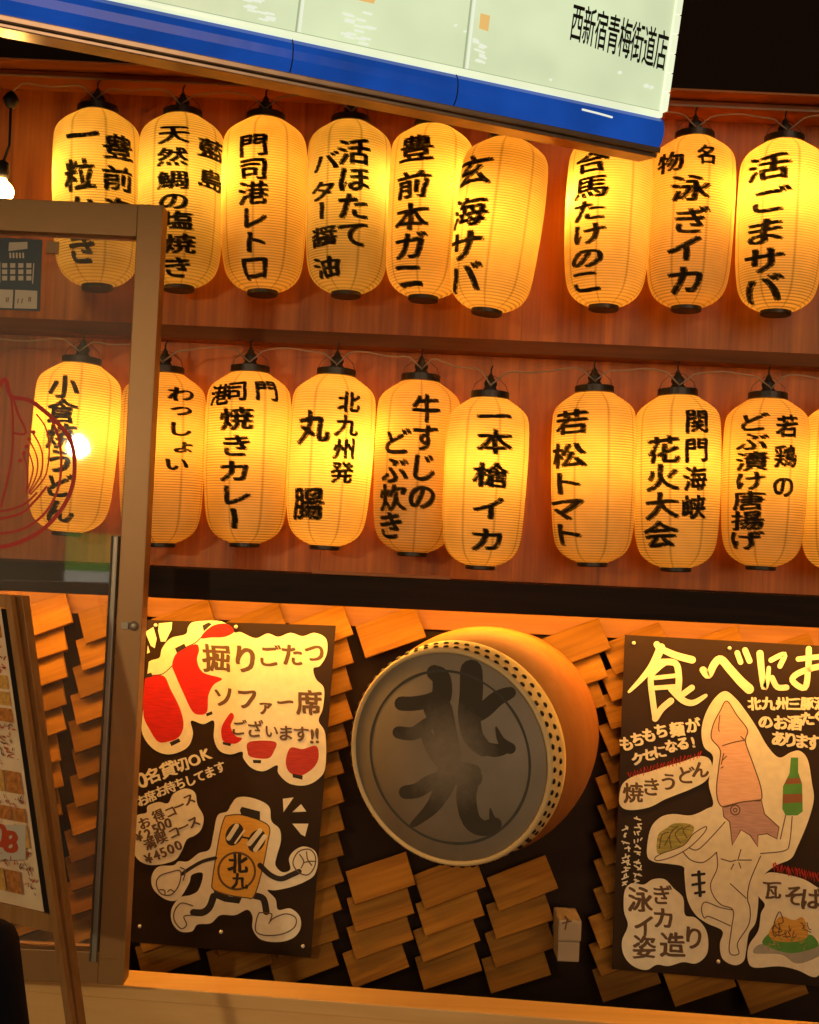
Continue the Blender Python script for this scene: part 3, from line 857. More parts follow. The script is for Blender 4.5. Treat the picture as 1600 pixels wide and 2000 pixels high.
da.stroke(K, [(790, 290), (790, 400), (780, 520), (800, 620), (850, 680)], 118, taper=(.95, 1.1, .7))
da.stroke(K, [(985, 400), (920, 430), (850, 490), (790, 520)], 85, taper=(.7, 1.1, .9))
da.stroke(K, [(830, 670), (910, 690), (985, 675)], 72, taper=(.8, 1.2, .5))
da.stroke(K, [(985, 680), (940, 640), (915, 575)], 48, taper=(1.2, .9, .2))
da.stroke(K, [(460, 900), (520, 890), (590, 850), (700, 820), (800, 830)], 85, taper=(.8, .95, 1.1))
da.stroke(K, [(680, 780), (650, 880), (590, 980), (495, 1065)], 95, taper=(1.2, 1.0, .3))
da.stroke(K, [(780, 830), (765, 930), (790, 1040), (850, 1080), (910, 1060)], 95, taper=(1.1, 1.05, .7))
da.stroke(K, [(915, 1065), (895, 1030), (885, 980)], 40, taper=(1.3, .8, .1))
da.done({K: 'painted_character'})

# ================================================================== POSTERS
def plane_of(Y, tilt=0.0):
    n = Vector((0, -1, 0)); return (lambda x, y: P(x, y, Y)), n
def sheet(name, corners, Y, label):
    pts = [P(x, y, Y) for x, y in corners]
    root = thing(name, (pts[2]+pts[3])/2, label, 'poster', None)
    nx, nz = 14, 20; vs = []; fs = []
    for j in range(nz+1):
        for i in range(nx+1):
            u, v = i/nx, j/nz
            p = pts[0]*(1-u)*(1-v) + pts[1]*u*(1-v) + pts[2]*u*v + pts[3]*(1-u)*v
            vs.append(p + Vector((0, .0015 + 0.0022*noise.noise(Vector((u*3, v*4, Y*9))), 0)))
    for j in range(nz):
        for i in range(nx):
            fs.append((j*(nx+1)+i, (j+1)*(nx+1)+i, (j+1)*(nx+1)+i+1, j*(nx+1)+i+1))
    n = len(vs); vs += [v + Vector((0, .002, 0)) for v in vs]
    fs += [tuple(n+i for i in reversed(f)) for f in fs]
    m = MB(); m.add(vs, fs, True); m.build('sheet', M['sheet'], root, fix=False)
    return root
def pins(root, pts, Y):
    for x, y in pts:
        c = P(x, y, Y-.006); m = MB()
        m.lathe([(.0015, -.006), (.0045, -.004), (.0055, 0), (.004, .004)], 12, 'y', M=Matrix.Translation(c)); m.build('pin', M['pin'], root)
YP = -0.105
pl = sheet('poster', [(288, 1211), (656, 1222), (607, 1871), (254, 1840)], YP, 'hand drawn black poster with red lanterns and a running lantern figure, beside the door')
pj, pn = plane_of(YP)
A = Art(pl, pj, pn)
A.frame(250, 1190, 3.81)
A.fill('cream', [(130, 170), (190, 130), (215, 220), (200, 290), (170, 270)], False)
A.fill('cream', [(230, 105), (330, 95), (325, 150), (280, 240), (245, 240), (225, 160)], False)
A.fill('cream', [(148, 268), (165, 320), (142, 330)], False)
A.fill('cream', [(150, 440), (165, 385), (235, 360), (255, 290), (320, 215), (430, 185), (450, 130), (500, 92), (700, 90), (790, 170), (840, 170), (950, 215), (1040, 180), (1120, 205), (1210, 175), (1300, 200), (1390, 175), (1475, 220), (1480, 330), (1430, 420), (1380, 440), (1400, 520), (1460, 590), (1450, 740), (1420, 830), (1470, 930), (1470, 1170), (1420, 1260), (1320, 1310), (1200, 1295), (1120, 1220), (1110, 1160), (1010, 1205), (920, 1180), (860, 1110), (850, 1060), (760, 1080), (680, 1050), (640, 960), (640, 830), (560, 855), (470, 830), (485, 930), (440, 1030), (310, 1080), (190, 1040), (110, 930), (108, 800)])
A.fill('red', [(125, 545), (150, 505), (265, 495), (320, 600), (385, 730), (415, 860), (380, 950), (300, 985), (225, 985), (165, 900), (115, 780)])
A.fill('red', [(330, 410), (370, 320), (500, 260), (530, 300), (515, 380), (560, 470), (700, 515), (640, 560), (600, 640), (590, 760), (540, 785), (480, 760), (420, 640), (350, 480)])
A.fill('red', [(545, 215), (580, 160), (650, 115), (740, 110), (790, 165), (720, 205), (620, 210)])
A.fill('red', [(770, 770), (790, 800), (765, 870), (800, 940), (850, 960), (800, 1000), (715, 985), (695, 930), (700, 870), (740, 800)])
A.fill('dullred', [(905, 985), (1095, 985), (1085, 1060), (1040, 1110), (920, 1100), (890, 1060)])
A.fill('dullred', [(1210, 1030), (1300, 1040), (1400, 1015), (1420, 1100), (1380, 1180), (1280, 1240), (1200, 1210), (1175, 1130)])
for q in ([(128, 485), (175, 470), (185, 500), (130, 512)], [(350, 290), (420, 255), (435, 285), (365, 325)], [(555, 120), (600, 98), (625, 110), (565, 165)], [(310, 990), (380, 960), (392, 985), (325, 1018)], [(580, 775), (625, 758), (632, 780), (588, 797)], [(705, 985), (770, 1000), (762, 1018), (708, 1005)], [(930, 1120), (992, 1122), (990, 1146), (934, 1144)], [(1225, 1222), (1302, 1238), (1298, 1268), (1228, 1250)]):
    A.fill('penblack', q, False)
A.stroke('penblack', [(185, 490), (260, 480), (330, 420)], 7)
A.stroke('penblack', [(435, 280), (500, 250), (555, 200)], 7)
A.line('penbrown', [('掘', 660, 360, 215), ('り', 875, 370, 225), ('ご', 1055, 345, 175), ('た', 1225, 340, 175), ('つ', 1385, 320, 165)], 150, bold=.034, wob=.06)
A.line('penbrown', [('ソ', 710, 650, 165), ('フ', 885, 665, 175), ('ァ', 1025, 720, 130), ('ー', 1170, 690, 140), ('席', 1350, 690, 195)], 150, bold=.034, wob=.06)
A.line('penbrown', [('ご', 825, 880, 120), ('ざ', 945, 890, 135), ('い', 1070, 905, 110), ('ま', 1175, 920, 125), ('す', 1290, 925, 125), ('!', 1372, 940, 150), ('!', 1408, 932, 150)], 110, bold=.028, wob=.05)
A.line('cream', [('0', 105, 1265, 150), ('名', 190, 1235, 120), ('貸', 300, 1190, 125), ('切', 400, 1155, 110), ('O', 492, 1115, 115), ('K', 580, 1075, 115)], 100, rot=20, bold=.038, wob=.05)
A.line('cream', [('お', 110, 1420), ('席', 170, 1390), ('お', 248, 1350), ('待', 315, 1322), ('ち', 390, 1292), ('し', 465, 1270), ('て', 535, 1240), ('ま', 610, 1210), ('す', 685, 1172)], 88, rot=20, bold=.04, wob=.05)
A.frame(250, 1500, 3.81)
A.fill('cream', [(40, 590), (45, 420), (70, 350), (140, 330), (150, 280), (230, 250), (300, 260), (340, 190), (430, 150), (500, 180), (520, 270), (565, 360), (550, 450), (500, 500), (440, 530), (400, 620), (340, 690), (180, 720), (80, 680)])
A.line('penbrown', [('お', 125, 405), ('得', 230, 350), ('コ', 320, 322), ('ー', 385, 280), ('ス', 455, 232)], 92, rot=25, bold=.038, wob=.06)
A.line('penbrown', [('¥', 85, 505), ('2', 150, 482), ('5', 205, 448), ('0', 250, 425), ('0', 300, 402)], 100, rot=22, bold=.038, wob=.06)
A.line('penbrown', [('満', 165, 560), ('喫', 250, 515), ('コ', 345, 478), ('ー', 415, 435), ('ス', 490, 397)], 92, rot=25, bold=.038, wob=.06)
A.line('penbrown', [('¥', 155, 668), ('4', 215, 642), ('5', 265, 620), ('0', 320, 595), ('0', 375, 570)], 100, rot=22, bold=.038, wob=.06)
A.fill('cream', [(740, 320), (770, 270), (820, 215), (930, 220), (1050, 280), (1070, 390), (1130, 450), (1140, 540), (1110, 650), (1100, 720), (1150, 770), (1210, 750), (1200, 670), (1240, 610), (1310, 580), (1390, 610), (1415, 690), (1390, 790), (1320, 840), (1220, 880), (1100, 905), (1040, 905), (1100, 970), (1120, 1050), (1210, 1040), (1280, 1100), (1285, 1190), (1230, 1260), (1120, 1290), (990, 1270), (930, 1190), (930, 1100), (890, 1050), (800, 1090), (690, 1090), (620, 1150), (520, 1160), (480, 1210), (390, 1210), (330, 1140), (330, 1040), (390, 960), (470, 940), (530, 900), (560, 780), (480, 790), (460, 850), (400, 950), (340, 985), (260, 960), (190, 890), (180, 800), (230, 730), (340, 720), (380, 690), (450, 690), (530, 630), (610, 600), (640, 480), (670, 350)])
body = [(745, 350), (850, 345), (980, 385), (1055, 440), (1040, 560), (1000, 760), (940, 950), (880, 960), (750, 940), (640, 900), (630, 840), (660, 640), (690, 470), (720, 370)]
A.stroke('penblack', [(640, 950), (610, 1030), (560, 1070), (490, 1070)], 52)
A.stroke('penblack', [(945, 945), (1010, 970), (1032, 1065)], 50)
A.fill('penblack', [(640, 900), (760, 950), (850, 960), (830, 1005), (720, 990), (650, 960)], False)
A.fill('amber', body); A.stroke('penbrown', body, 9, closed=True)
A.fill('penblack', [(835, 310), (850, 285), (985, 320), (985, 385), (920, 368), (845, 342)], False)
for cx, cy_ in ((795, 490), (960, 538)):
    A.fill('penblack', A.ellipse(cx, cy_, 62, 88, 25), False)
for a, b, wv in (((752, 520), (812, 425), 34), ((800, 555), (868, 460), 14), ((905, 560), (985, 462), 36), ((950, 605), (1020, 505), 34)):
    A.stroke('cream', [a, b], wv)
A.stroke('penblack', [(850, 510), (905, 520)], 14)
A.stroke('penbrown', A.ellipse(812, 762, 136, 136), 16, closed=True)
A.text('penblack', '北', 820, 705, 150, bold=.045, wob=.06); A.text('penblack', '九', 832, 835, 120, bold=.045, wob=.06)
A.stroke('penblack', [(655, 665), (560, 690), (470, 740), (405, 785)], 26)
A.stroke('penblack', [(985, 720), (1060, 790), (1140, 820), (1220, 790), (1275, 765)], 40)
for q in ([(390, 760), (320, 770), (240, 800), (215, 860), (250, 930), (320, 940), (370, 890), (395, 820)], [(1230, 700), (1270, 620), (1350, 600), (1395, 650), (1390, 730), (1340, 790), (1270, 770)]):
    A.stroke('penbrown', q, 9, closed=True)
for q in ([(240, 900), (275, 905), (280, 935)], [(300, 915), (320, 900), (345, 915)], [(1280, 640), (1310, 690), (1290, 740)], [(1330, 620), (1340, 680), (1370, 720)], [(1310, 700), (1350, 690), (1390, 690)],
          [(980, 1070), (960, 1120), (955, 1210), (1030, 1240), (1150, 1230), (1240, 1180), (1250, 1110), (1180, 1080), (1090, 1110), (1050, 1150)], [(485, 1020), (400, 1000), (350, 1060), (350, 1130), (400, 1190), (440, 1160), (420, 1100), (480, 1090)], [(980, 1070), (1070, 1080), (1060, 1130)], [(395, 735), (430, 760), (415, 830)]):
    A.stroke('penbrown', q, 9)
for q in ([(1155, 225), (1235, 215), (1160, 325)], [(1290, 265), (1330, 320), (1225, 325)], [(1225, 410), (1345, 410), (1320, 505), (1290, 490)]):
    A.fill('cream', q, False)
A.done({'cream': 'paper_cutout', 'red': 'red_lantern_drawing', 'dullred': 'small_lantern_drawing', 'penblack': 'black_drawing', 'penbrown': 'lettering', 'amber': 'lantern_figure'}, child(pl, 'sheet'))
pins(pl, [(273, 1809), (432, 1820), (592, 1848), (461, 1224), (304, 1221)], YP)

pr = sheet('poster', [(1221, 1240), (1720, 1268), (1690, 1935), (1195, 1893)], YP, 'hand drawn black poster with a squid headed figure holding a bottle')
A = Art(pr, pj, pn)
A.frame(1190, 1220, 3.9)
for pts, wd, tp in (([(362, 150), (392, 195)], 48, None), ([(395, 175), (330, 310), (250, 410), (150, 512)], 58, (1.1, 1.0, .35)), ([(395, 185), (510, 235), (632, 268)], 56, (.8, 1.0, 1.0)),
                    ([(430, 285), (370, 330), (318, 400), (330, 560), (350, 705)], 46, None), ([(400, 285), (505, 295), (530, 400), (525, 500)], 50, None), ([(350, 405), (510, 388)], 34, None), ([(350, 482), (510, 470)], 36, None),
                    ([(350, 715), (400, 640), (470, 580)], 50, None), ([(470, 490), (560, 575), (640, 595), (735, 540)], 56, (.8, 1.1, .5)), ([(630, 480), (540, 545)], 46, None),
                    ([(715, 345), (755, 385), (800, 300), (850, 265), (920, 340), (1000, 430), (1065, 490)], 60, (.9, .95, 1.25)), ([(975, 215), (1000, 285)], 42, None), ([(1035, 195), (1068, 275)], 46, None),
                    ([(1148, 220), (1160, 350), (1180, 480), (1205, 420), (1215, 330)], 46, (1.2, 1, .7)), ([(1232, 270), (1335, 225), (1300, 315)], 40, None), ([(1240, 405), (1280, 475), (1350, 478)], 44, None),
                    ([(1440, 262), (1640, 240)], 40, None), ([(1520, 185), (1515, 330), (1490, 480), (1395, 425), (1450, 365), (1620, 320), (1700, 400), (1640, 480)], 46, None)):
    A.stroke('cream', pts, wd, taper=tp)
kw = dict(bold=.052, wob=.06)
A.line('cream', [('北', 1105, 600), ('九', 1212, 600), ('州', 1318, 600), ('三', 1410, 602), ('豚', 1508, 600), ('酒', 1610, 600)], 104, **kw)
A.line('cream', [('の', 1190, 740), ('お', 1305, 745), ('酒', 1410, 745), ('た', 1510, 715), ('く', 1600, 700)], 118, **kw)
A.line('cream', [('あ', 1290, 865), ('り', 1378, 875), ('ま', 1465, 885), ('す', 1552, 895)], 122, **kw)
A.line('cream', [('も', 130, 905), ('ち', 215, 872), ('も', 302, 838), ('ち', 395, 808), ('麺', 515, 795), ('が', 635, 765)], 115, rot=8, **kw)
A.line('cream', [('ク', 215, 1022), ('セ', 302, 988), ('に', 385, 965), ('な', 470, 922), ('る', 560, 905), ('!', 635, 890)], 105, rot=8, **kw)
A.fill('cream', [(80, 1270), (110, 1200), (190, 1150), (300, 1120), (420, 1080), (560, 1040), (680, 1000), (760, 1020), (780, 1100), (730, 1190), (620, 1250), (520, 1290), (420, 1330), (300, 1390), (150, 1410), (80, 1370)])
def zig(x0, y0, x1, y1, n, amp):
    return [(x0+(x1-x0)*i/n + random.uniform(-6, 6), y0+(y1-y0)*i/n + (amp if i % 2 else -amp)*random.uniform(.5, 1.1)) for i in range(n+1)]
A.stroke('red', zig(140, 1150, 700, 985, 44, 30), 9, smooth=False)
A.line('penbrown', [('焼', 180, 1280, 160), ('き', 320, 1232, 150), ('う', 450, 1195, 145), ('ど', 578, 1145, 145), ('ん', 690, 1100, 140)], 140, bold=.030, wob=.06)
A.fill('cream', [(880, 505), (960, 560), (1040, 660), (1120, 780), (1200, 920), (1290, 1010), (1380, 970), (1450, 960), (1510, 1030), (1540, 1200), (1555, 1330), (1510, 1500), (1430, 1690), (1380, 1780), (1270, 1830), (1180, 1900), (1140, 2000), (1130, 2150), (1110, 2270), (1060, 2350), (1040, 2480), (1020, 2560), (950, 2590), (860, 2540), (840, 2430), (860, 2330), (740, 2270), (650, 2200), (590, 2080), (570, 1900), (560, 1840), (460, 1820), (330, 1800), (285, 1740), (310, 1560), (380, 1470), (480, 1440), (620, 1450), (740, 1400), (790, 1360), (755, 1200), (790, 1010), (720, 930), (700, 810), (730, 680), (800, 560)])
mant = [(893, 580), (970, 690), (1050, 800), (1035, 890), (1090, 1050), (1150, 1230), (1155, 1330), (1090, 1340), (1000, 1350), (860, 1385), (815, 1280), (830, 1100), (845, 980), (830, 930), (775, 860), (790, 760), (840, 660)]
hd = [(860, 1385), (1000, 1350), (1155, 1330), (1180, 1440), (1290, 1540), (1275, 1630), (1200, 1590), (1130, 1600), (1130, 1690), (1070, 1600), (1000, 1560), (935, 1680), (915, 1500), (870, 1460)]
A.fill('mauve', hd, False); A.fill('squid', mant)
A.stroke('penbrown', mant, 9, closed=True); A.stroke('penbrown', hd, 9, closed=True, smooth=False)
A.stroke('penbrown', A.ellipse(957, 1410, 35, 37), 9, closed=True); A.stroke('penbrown', A.ellipse(957, 1410, 13, 14), 8, closed=True)
A.fill('olive', [(360, 1720), (370, 1600), (430, 1550), (500, 1510), (620, 1520), (640, 1570), (560, 1680), (400, 1740)])
for q in ([(380, 1700), (400, 1600), (450, 1580)], [(470, 1700), (460, 1600), (520, 1530)], [(540, 1660), (500, 1590), (560, 1540)], [(420, 1680), (480, 1560)], [(590, 1620), (560, 1560), (610, 1530)]):
    A.stroke('penbrown', q, 8)
plate = [(345, 1775), (400, 1740), (560, 1680), (640, 1590), (735, 1535), (715, 1590), (600, 1700), (480, 1765), (370, 1795)]
A.fill('cream', plate); A.stroke('penbrown', plate, 8, closed=True)
for q in ([(880, 1500), (690, 1700), (610, 1700)], [(560, 1730), (620, 1790), (700, 1810), (760, 1780), (815, 1730)],
          [(815, 1730), (820, 1850), (770, 1970), (790, 2060), (850, 2130), (940, 2170), (930, 2300), (910, 2460), (930, 2510), (985, 2500), (975, 2420), (1060, 2280), (1070, 2160), (1050, 2080), (1070, 1950), (1150, 1760)],
          [(1150, 1740), (1330, 1720), (1370, 1660), (1390, 1460)], [(1340, 1450), (1300, 1630)], [(920, 1970), (1040, 2080)], [(940, 2170), (840, 2150), (730, 2110), (700, 2160), (720, 2230), (760, 2220), (920, 2290)],
          [(850, 1780), (920, 1800), (960, 1790)], [(970, 1790), (1080, 1790)], [(1000, 1710), (980, 1780)], [(945, 1820), (925, 1860)], [(985, 1810), (1000, 1850)], [(840, 690), (830, 780), (835, 810)], [(870, 980), (850, 1060)], [(890, 1000), (860, 1030)], [(850, 1090), (865, 1080)], [(1000, 850), (1035, 885)], [(860, 920), (940, 895), (1020, 880)]):
    A.stroke('penbrown', q, 8)
for q, wv in (([(680, 1880), (690, 2060)], 26), ([(630, 1905), (722, 1895)], 20), ([(632, 1978), (722, 1962)], 20), ([(652, 2042), (722, 2032)], 20)):
    A.stroke('penblack', q, wv)
A.fill('green', [(1380, 1010), (1435, 1010), (1435, 1120), (1465, 1210), (1470, 1420), (1430, 1450), (1340, 1450), (1315, 1400), (1320, 1230), (1370, 1130)], False)
A.fill('bottlebrown', [(1352, 1168), (1447, 1165), (1462, 1208), (1332, 1215)], False); A.fill('bottlebrown', [(1320, 1290), (1467, 1285), (1468, 1350), (1318, 1360)], False)
A.frame(1190, 1560, 3.9)
A.fill('cream', [(115, 700), (170, 640), (260, 650), (330, 610), (420, 610), (490, 680), (560, 750), (575, 880), (650, 900), (720, 970), (750, 1060), (740, 1180), (660, 1250), (560, 1240), (450, 1270), (360, 1260), (280, 1300), (180, 1270), (110, 1190), (95, 1080), (140, 960), (110, 850)])
A.line('penbrown', [('泳', 235, 765, 200), ('ぎ', 400, 730, 160), ('イ', 265, 960, 175), ('カ', 412, 905, 175), ('姿', 265, 1125, 185), ('造', 480, 1105, 200), ('り', 640, 1050, 185)], 150, bold=.030, wob=.06)
for cx, y0, y1 in ((125, 200, 640), (215, 135, 615)):
    y = y0
    while y < y1:
        for j in range(3):
            x1, x2 = cx + random.uniform(-32, 30), cx + random.uniform(-30, 32)
            A.stroke('cream', [(x1, y + random.uniform(0, 45)), (x2, y + random.uniform(0, 45))], 11)
        y += 52
A.fill('cream', [(1130, 640), (1200, 560), (1330, 570), (1480, 610), (1600, 680), (1700, 700), (1720, 1200), (1600, 1330), (1540, 1350), (1430, 1300), (1290, 1270), (1100, 1280), (1050, 1220), (1060, 1110), (1130, 1000), (1150, 870), (1180, 800), (1130, 730)])
A.fill('grey', [(1095, 1170), (1160, 1100), (1370, 1165), (1590, 1105), (1610, 1180), (1430, 1250), (1300, 1180)])
A.fill('green', [(1160, 1090), (1230, 1010), (1300, 1060), (1430, 1060), (1530, 1030), (1590, 1110), (1500, 1150), (1370, 1170), (1250, 1140)])
A.fill('yellow', [(1210, 1030), (1260, 930), (1310, 890), (1400, 920), (1470, 900), (1510, 1030), (1430, 1080), (1280, 1080)])
for i in range(26):
    x, y = random.uniform(1220, 1500), random.uniform(930, 1110)
    A.stroke('olive' if y > 1020 else 'penbrown', [(x, y), (x + random.uniform(-30, 30), y + random.uniform(20, 50)), (x + random.uniform(-50, 50), y + random.uniform(20, 60))], 7)
A.stroke('penbrown', [(1250, 940), (1290, 855), (1320, 930), (1280, 950)], 8)
A.line('penbrown', [('瓦', 1235, 690, 145), ('そ', 1400, 730, 165), ('ば', 1535, 755, 180)], 120, bold=.030, wob=.06)
A.stroke('dullred', zig(1240, 520, 1680, 620, 40, 36), 13, smooth=False)
A.stroke('red', zig(1260, 510, 1640, 590, 30, 26), 9, smooth=False)
A.done({'cream': 'paper_cutout', 'red': 'red_scribble', 'dullred': 'dark_red_scribble', 'penblack': 'black_mark', 'penbrown': 'lettering', 'squid': 'squid_mantle_drawing', 'mauve': 'squid_tentacle_drawing',
        'green': 'green_drawing', 'olive': 'noodle_drawing', 'bottlebrown': 'bottle_label_drawing', 'grey': 'dish_drawing', 'yellow': 'egg_drawing'}, child(pr, 'sheet'))
pins(pr, [(1238, 1256), (1425, 1266), (1403, 1878)], YP)

# small block between the boards and the right poster
bc = P(1109, 1828, -0.12)
bx = thing('small_block', P(1109, 1878, -0.12), 'small pale block standing on the wall between the drum and squid poster', 'box')
mb = MB(); w2 = 0.032
mb.box((bc.x-w2, -.155, bc.z-.005), (bc.x+w2, -.04, bc.z+.054)); mb.build('upper_block', M['block'], bx, bevel=.007)
mb = MB(); mb.box((bc.x-w2+.002, -.150, bc.z-.060), (bc.x+w2-.003, -.004, bc.z-.0065)); mb.build('lower_block', M['block'], bx, bevel=.004)
A = Art(bx, lambda x, y: P(x, y, -0.1555), pn)
A.stroke('penbrown', [(1104, 1790), (1112, 1800)], 3); A.stroke('penbrown', [(1099, 1803), (1116, 1799)], 3); A.stroke('penbrown', [(1108, 1797), (1104, 1815)], 3)
A.done({'penbrown': 'pen_mark'}, child(bx, 'upper_block'))

# ================================================================== GLASS DOOR
YD = -0.60
dt = thing('entrance_door', P(220, 1921, YD), 'brown metal framed glass door at the left in front of the wall', 'door')
zt0, zt1 = P(200, 458, YD).z, P(200, 395, YD).z
xr1 = P(283, 1100, YD).x; xr0 = P(233, 1100, YD).x
zb0, zb1 = P(150, 1921, YD).z, P(150, 1858, YD).z
xle = xr1 - 1.0
MB().box((xr0, YD, zb0), (xr1, YD+.055, zt1)).build('stile', M['frame'], dt, bevel=.0025)
MB().box((xle, YD+.001, zt0), (xr0-.0005, YD+.054, zt1-.0005)).build('top_rail', M['frame'], dt, bevel=.002)
MB().box((xle, YD+.001, zb0+.0005), (xr0-.0005, YD+.054, zb1)).build('bottom_rail', M['frame'], dt, bevel=.002)
MB().box((xle+.002, YD+.026, zb1+.001), (xr0-.001, YD+.032, zt0-.001)).build('glass_pane', M['glass'], dt)
zc = P(215, 1046, YD).z; xc = xr0 - .002
MB().box((xc-.013, YD-.012, zb1-.02), (xc-.001, YD+.02, zc)).build('edge_channel', M['steel'], dt, bevel=.003)
MB().box((xc-.019, YD-.006, zb1-.02), (xc-.0145, YD+.018, zc)).build('gasket', M['darkrub'], dt, bevel=.002)
lk = P(255, 1222, YD)
mb = MB(); mb.lathe([(.004, -.010), (.010, -.008), (.011, .0)], 18, 'y', M=Matrix.Translation(Vector((lk.x+.008, YD-.001, lk.z)))); mb.box((lk.x-.020, YD-.006, lk.z-.008), (lk.x-.004, YD-.0005, lk.z+.008)); mb.build('lock', M['steel'], dt)
rh = P(222, 1866, YD)
MB().box((xr0+.004, YD-.004, rh.z-.012), (xr0+.045, YD-.0005, rh.z-.007)).build('corner_bracket', M['frame'], dt)
# red emblem printed on the pane
gp = YD + .0255
A = Art(dt, lambda x, y: P(x, y, gp), pn)
A.frame(0, 680, 4.168)
for q, wv in (([(-250, 620), (-180, 480), (-60, 400), (40, 250), (90, 390), (230, 420), (360, 510), (470, 610), (560, 720), (605, 880), (600, 1080), (540, 1250), (430, 1400), (300, 1510), (100, 1600), (-150, 1640)], 26),
              ([(40, 260), (90, 400), (105, 600), (100, 850), (60, 1080), (10, 1290)], 13), ([(105, 400), (150, 540), (212, 690), (105, 690)], 13),
              ([(400, 540), (470, 700), (500, 900), (480, 1120), (400, 1300), (280, 1420), (130, 1490), (-100, 1520)], 15), ([(380, 1130), (280, 1250), (160, 1350), (-60, 1400)], 15), ([(300, 1180), (200, 1270), (60, 1320), (-60, 1330)], 13),
              ([(300, 540), (370, 640), (400, 780), (395, 930), (360, 1060), (250, 1190)], 10), ([(260, 680), (320, 780), (350, 900), (330, 1040), (240, 1180)], 10), ([(245, 760), (290, 850), (310, 950), (290, 1060), (235, 1170)], 9), ([(230, 830), (260, 920), (270, 1000), (230, 1150)], 9),
              ([(190, 870), (220, 960), (225, 1080), (215, 1180)], 9)):
    A.stroke('redprint', q, wv*1.3)
for x, y in ((275, 685), (240, 740), (218, 800), (198, 855), (165, 915)):
    A.fill('redprint', A.ellipse(x, y, 17, 17), False)
A.done({'redprint': 'red_emblem'}, child(dt, 'glass_pane'))
# notices stuck on the glass
na = P(40, 608, gp)
no = thing('notice_sheet', P(20, 608, gp), 'navy printed notice stuck on the door glass at the left edge', 'notice')
def on_glass(pts, dy): return [P(x, y, gp-dy) for x, y in pts]
def thin(name, pts, mat, root, d=.0008):
    m = MB(); b = [p + Vector((0, d, 0)) for p in pts]
    m.add(pts + b, [(0, 1, 2, 3), (7, 6, 5, 4), (0, 4, 5, 1), (1, 5, 6, 2), (2, 6, 7, 3), (3, 7, 4, 0)]); return m.build(name, mat, root)
thin('sheet', on_glass([(-75, 461), (83, 468), (78, 608), (-80, 601)], .0016), M['notice'], no)
thin('footer', on_glass([(-75, 563), (26, 566), (24, 602), (-77, 598)], .0022), M['whitepaper'], no, .0005)
thin('footer', on_glass([(30, 566), (73, 568), (72, 603), (28, 602)], .0022), M['whitepaper'], no, .0005)
A = Art(no, lambda x, y: P(x, y, gp-.0020), pn)
A.frame(0, 360, 4.444)
A.fill('whitepaper', [(80, 505), (240, 500), (240, 560), (75, 580)], False)
for i in range(5): A.stroke('whitepaper', [(90+i*28, 600), (92+i*28, 635)], 16, smooth=False)
for r in range(3):
    for c_ in range(4):
        x, y = 20+c_*70, 685+r*55
        A.fill('whitepaper', [(x, y), (x+45, y), (x+44, y+40), (x, y+40)], False)
A.stroke('whitepaper', [(295, 690), (285, 860)], 10, smooth=False); A.stroke('whitepaper', [(0, 678), (0, 850)], 10, smooth=False)
for x, y in ((160, 1010), (195, 1010), (255, 995), (268, 998), (60, 1000), (75, 1000)): A.stroke('penbrown', [(x, y-15), (x-4, y+20)], 8, smooth=False)
A.done({'whitepaper': 'printed_block', 'penbrown': 'pen_mark'}, child(no, 'sheet'))
tg = thing('glass_tag', P(103, 495, gp), 'small brown square tag stuck on the glass beside the navy notice', 'tag')
thin('paper', on_glass([(90, 471), (116, 472), (115, 494), (90, 493)], .0016), M['tagpaper'], tg)
thin('border', on_glass([(90, 494), (115, 495), (115, 497), (90, 496)], .0016), M['penbrown'], tg)

# what the door glass mirrors: a street bulb and a lit signboard behind the camera
def mirrored(px, py, d):
    v = P(px, py, YD + .026 + d); return Vector((v.x, YD + .026 - d, v.z))
sb_ = mirrored(152, 872, 3.3)
st = thing('street_bulb', sb_, 'bare street bulb behind the viewer, mirrored in the door glass', 'bulb')
mb = MB(); Ms = Matrix.Translation(sb_) @ Matrix.Scale(1.35, 4)
mb.lathe([(.010, .045), (.022, .034), (.038, .012), (.042, -.004), (.034, -.028), (.010, -.042)], 24, M=Ms); mb.build('glass_globe', emit("street_bulb_glow", (1.0, 0.74, 0.40), 700.0), st)
mb = MB(); mb.lathe([(.010, .12), (.02, .11), (.02, .045)], 16, M=Ms); mb.tube([sb_+Vector((0, 0, .11)), sb_+Vector((0, 0, 2.2))], .006, 8); mb.build('socket', M['rubber'], st)
c0, c1, c2 = mirrored(130, 1040, 7.0), mirrored(222, 1118, 7.0), mirrored(218, 1162, 7.0)
sq = thing('street_signboard', Vector((c0.x, c0.y, 0)), 'green and white lit signboard across the street, mirrored in the door glass', 'signboard')
MB().box((c0.x, c0.y-.12, c1.z), (c1.x, c0.y, c0.z)).build('green_panel', emit("signboard_green", (0.16, 0.42, 0.03), 2.2), sq)
MB().box((c0.x, c0.y-.12, c2.z), (c1.x, c0.y, c1.z-.002)).build('white_panel', emit("signboard_white", (0.8, 0.72, 0.58), 2.6), sq)
MB().box((c0.x+.05, c0.y-.10, 0.0), (c1.x-.05, c0.y-.02, c2.z-.002)).build('post', M['rubber'], sq)

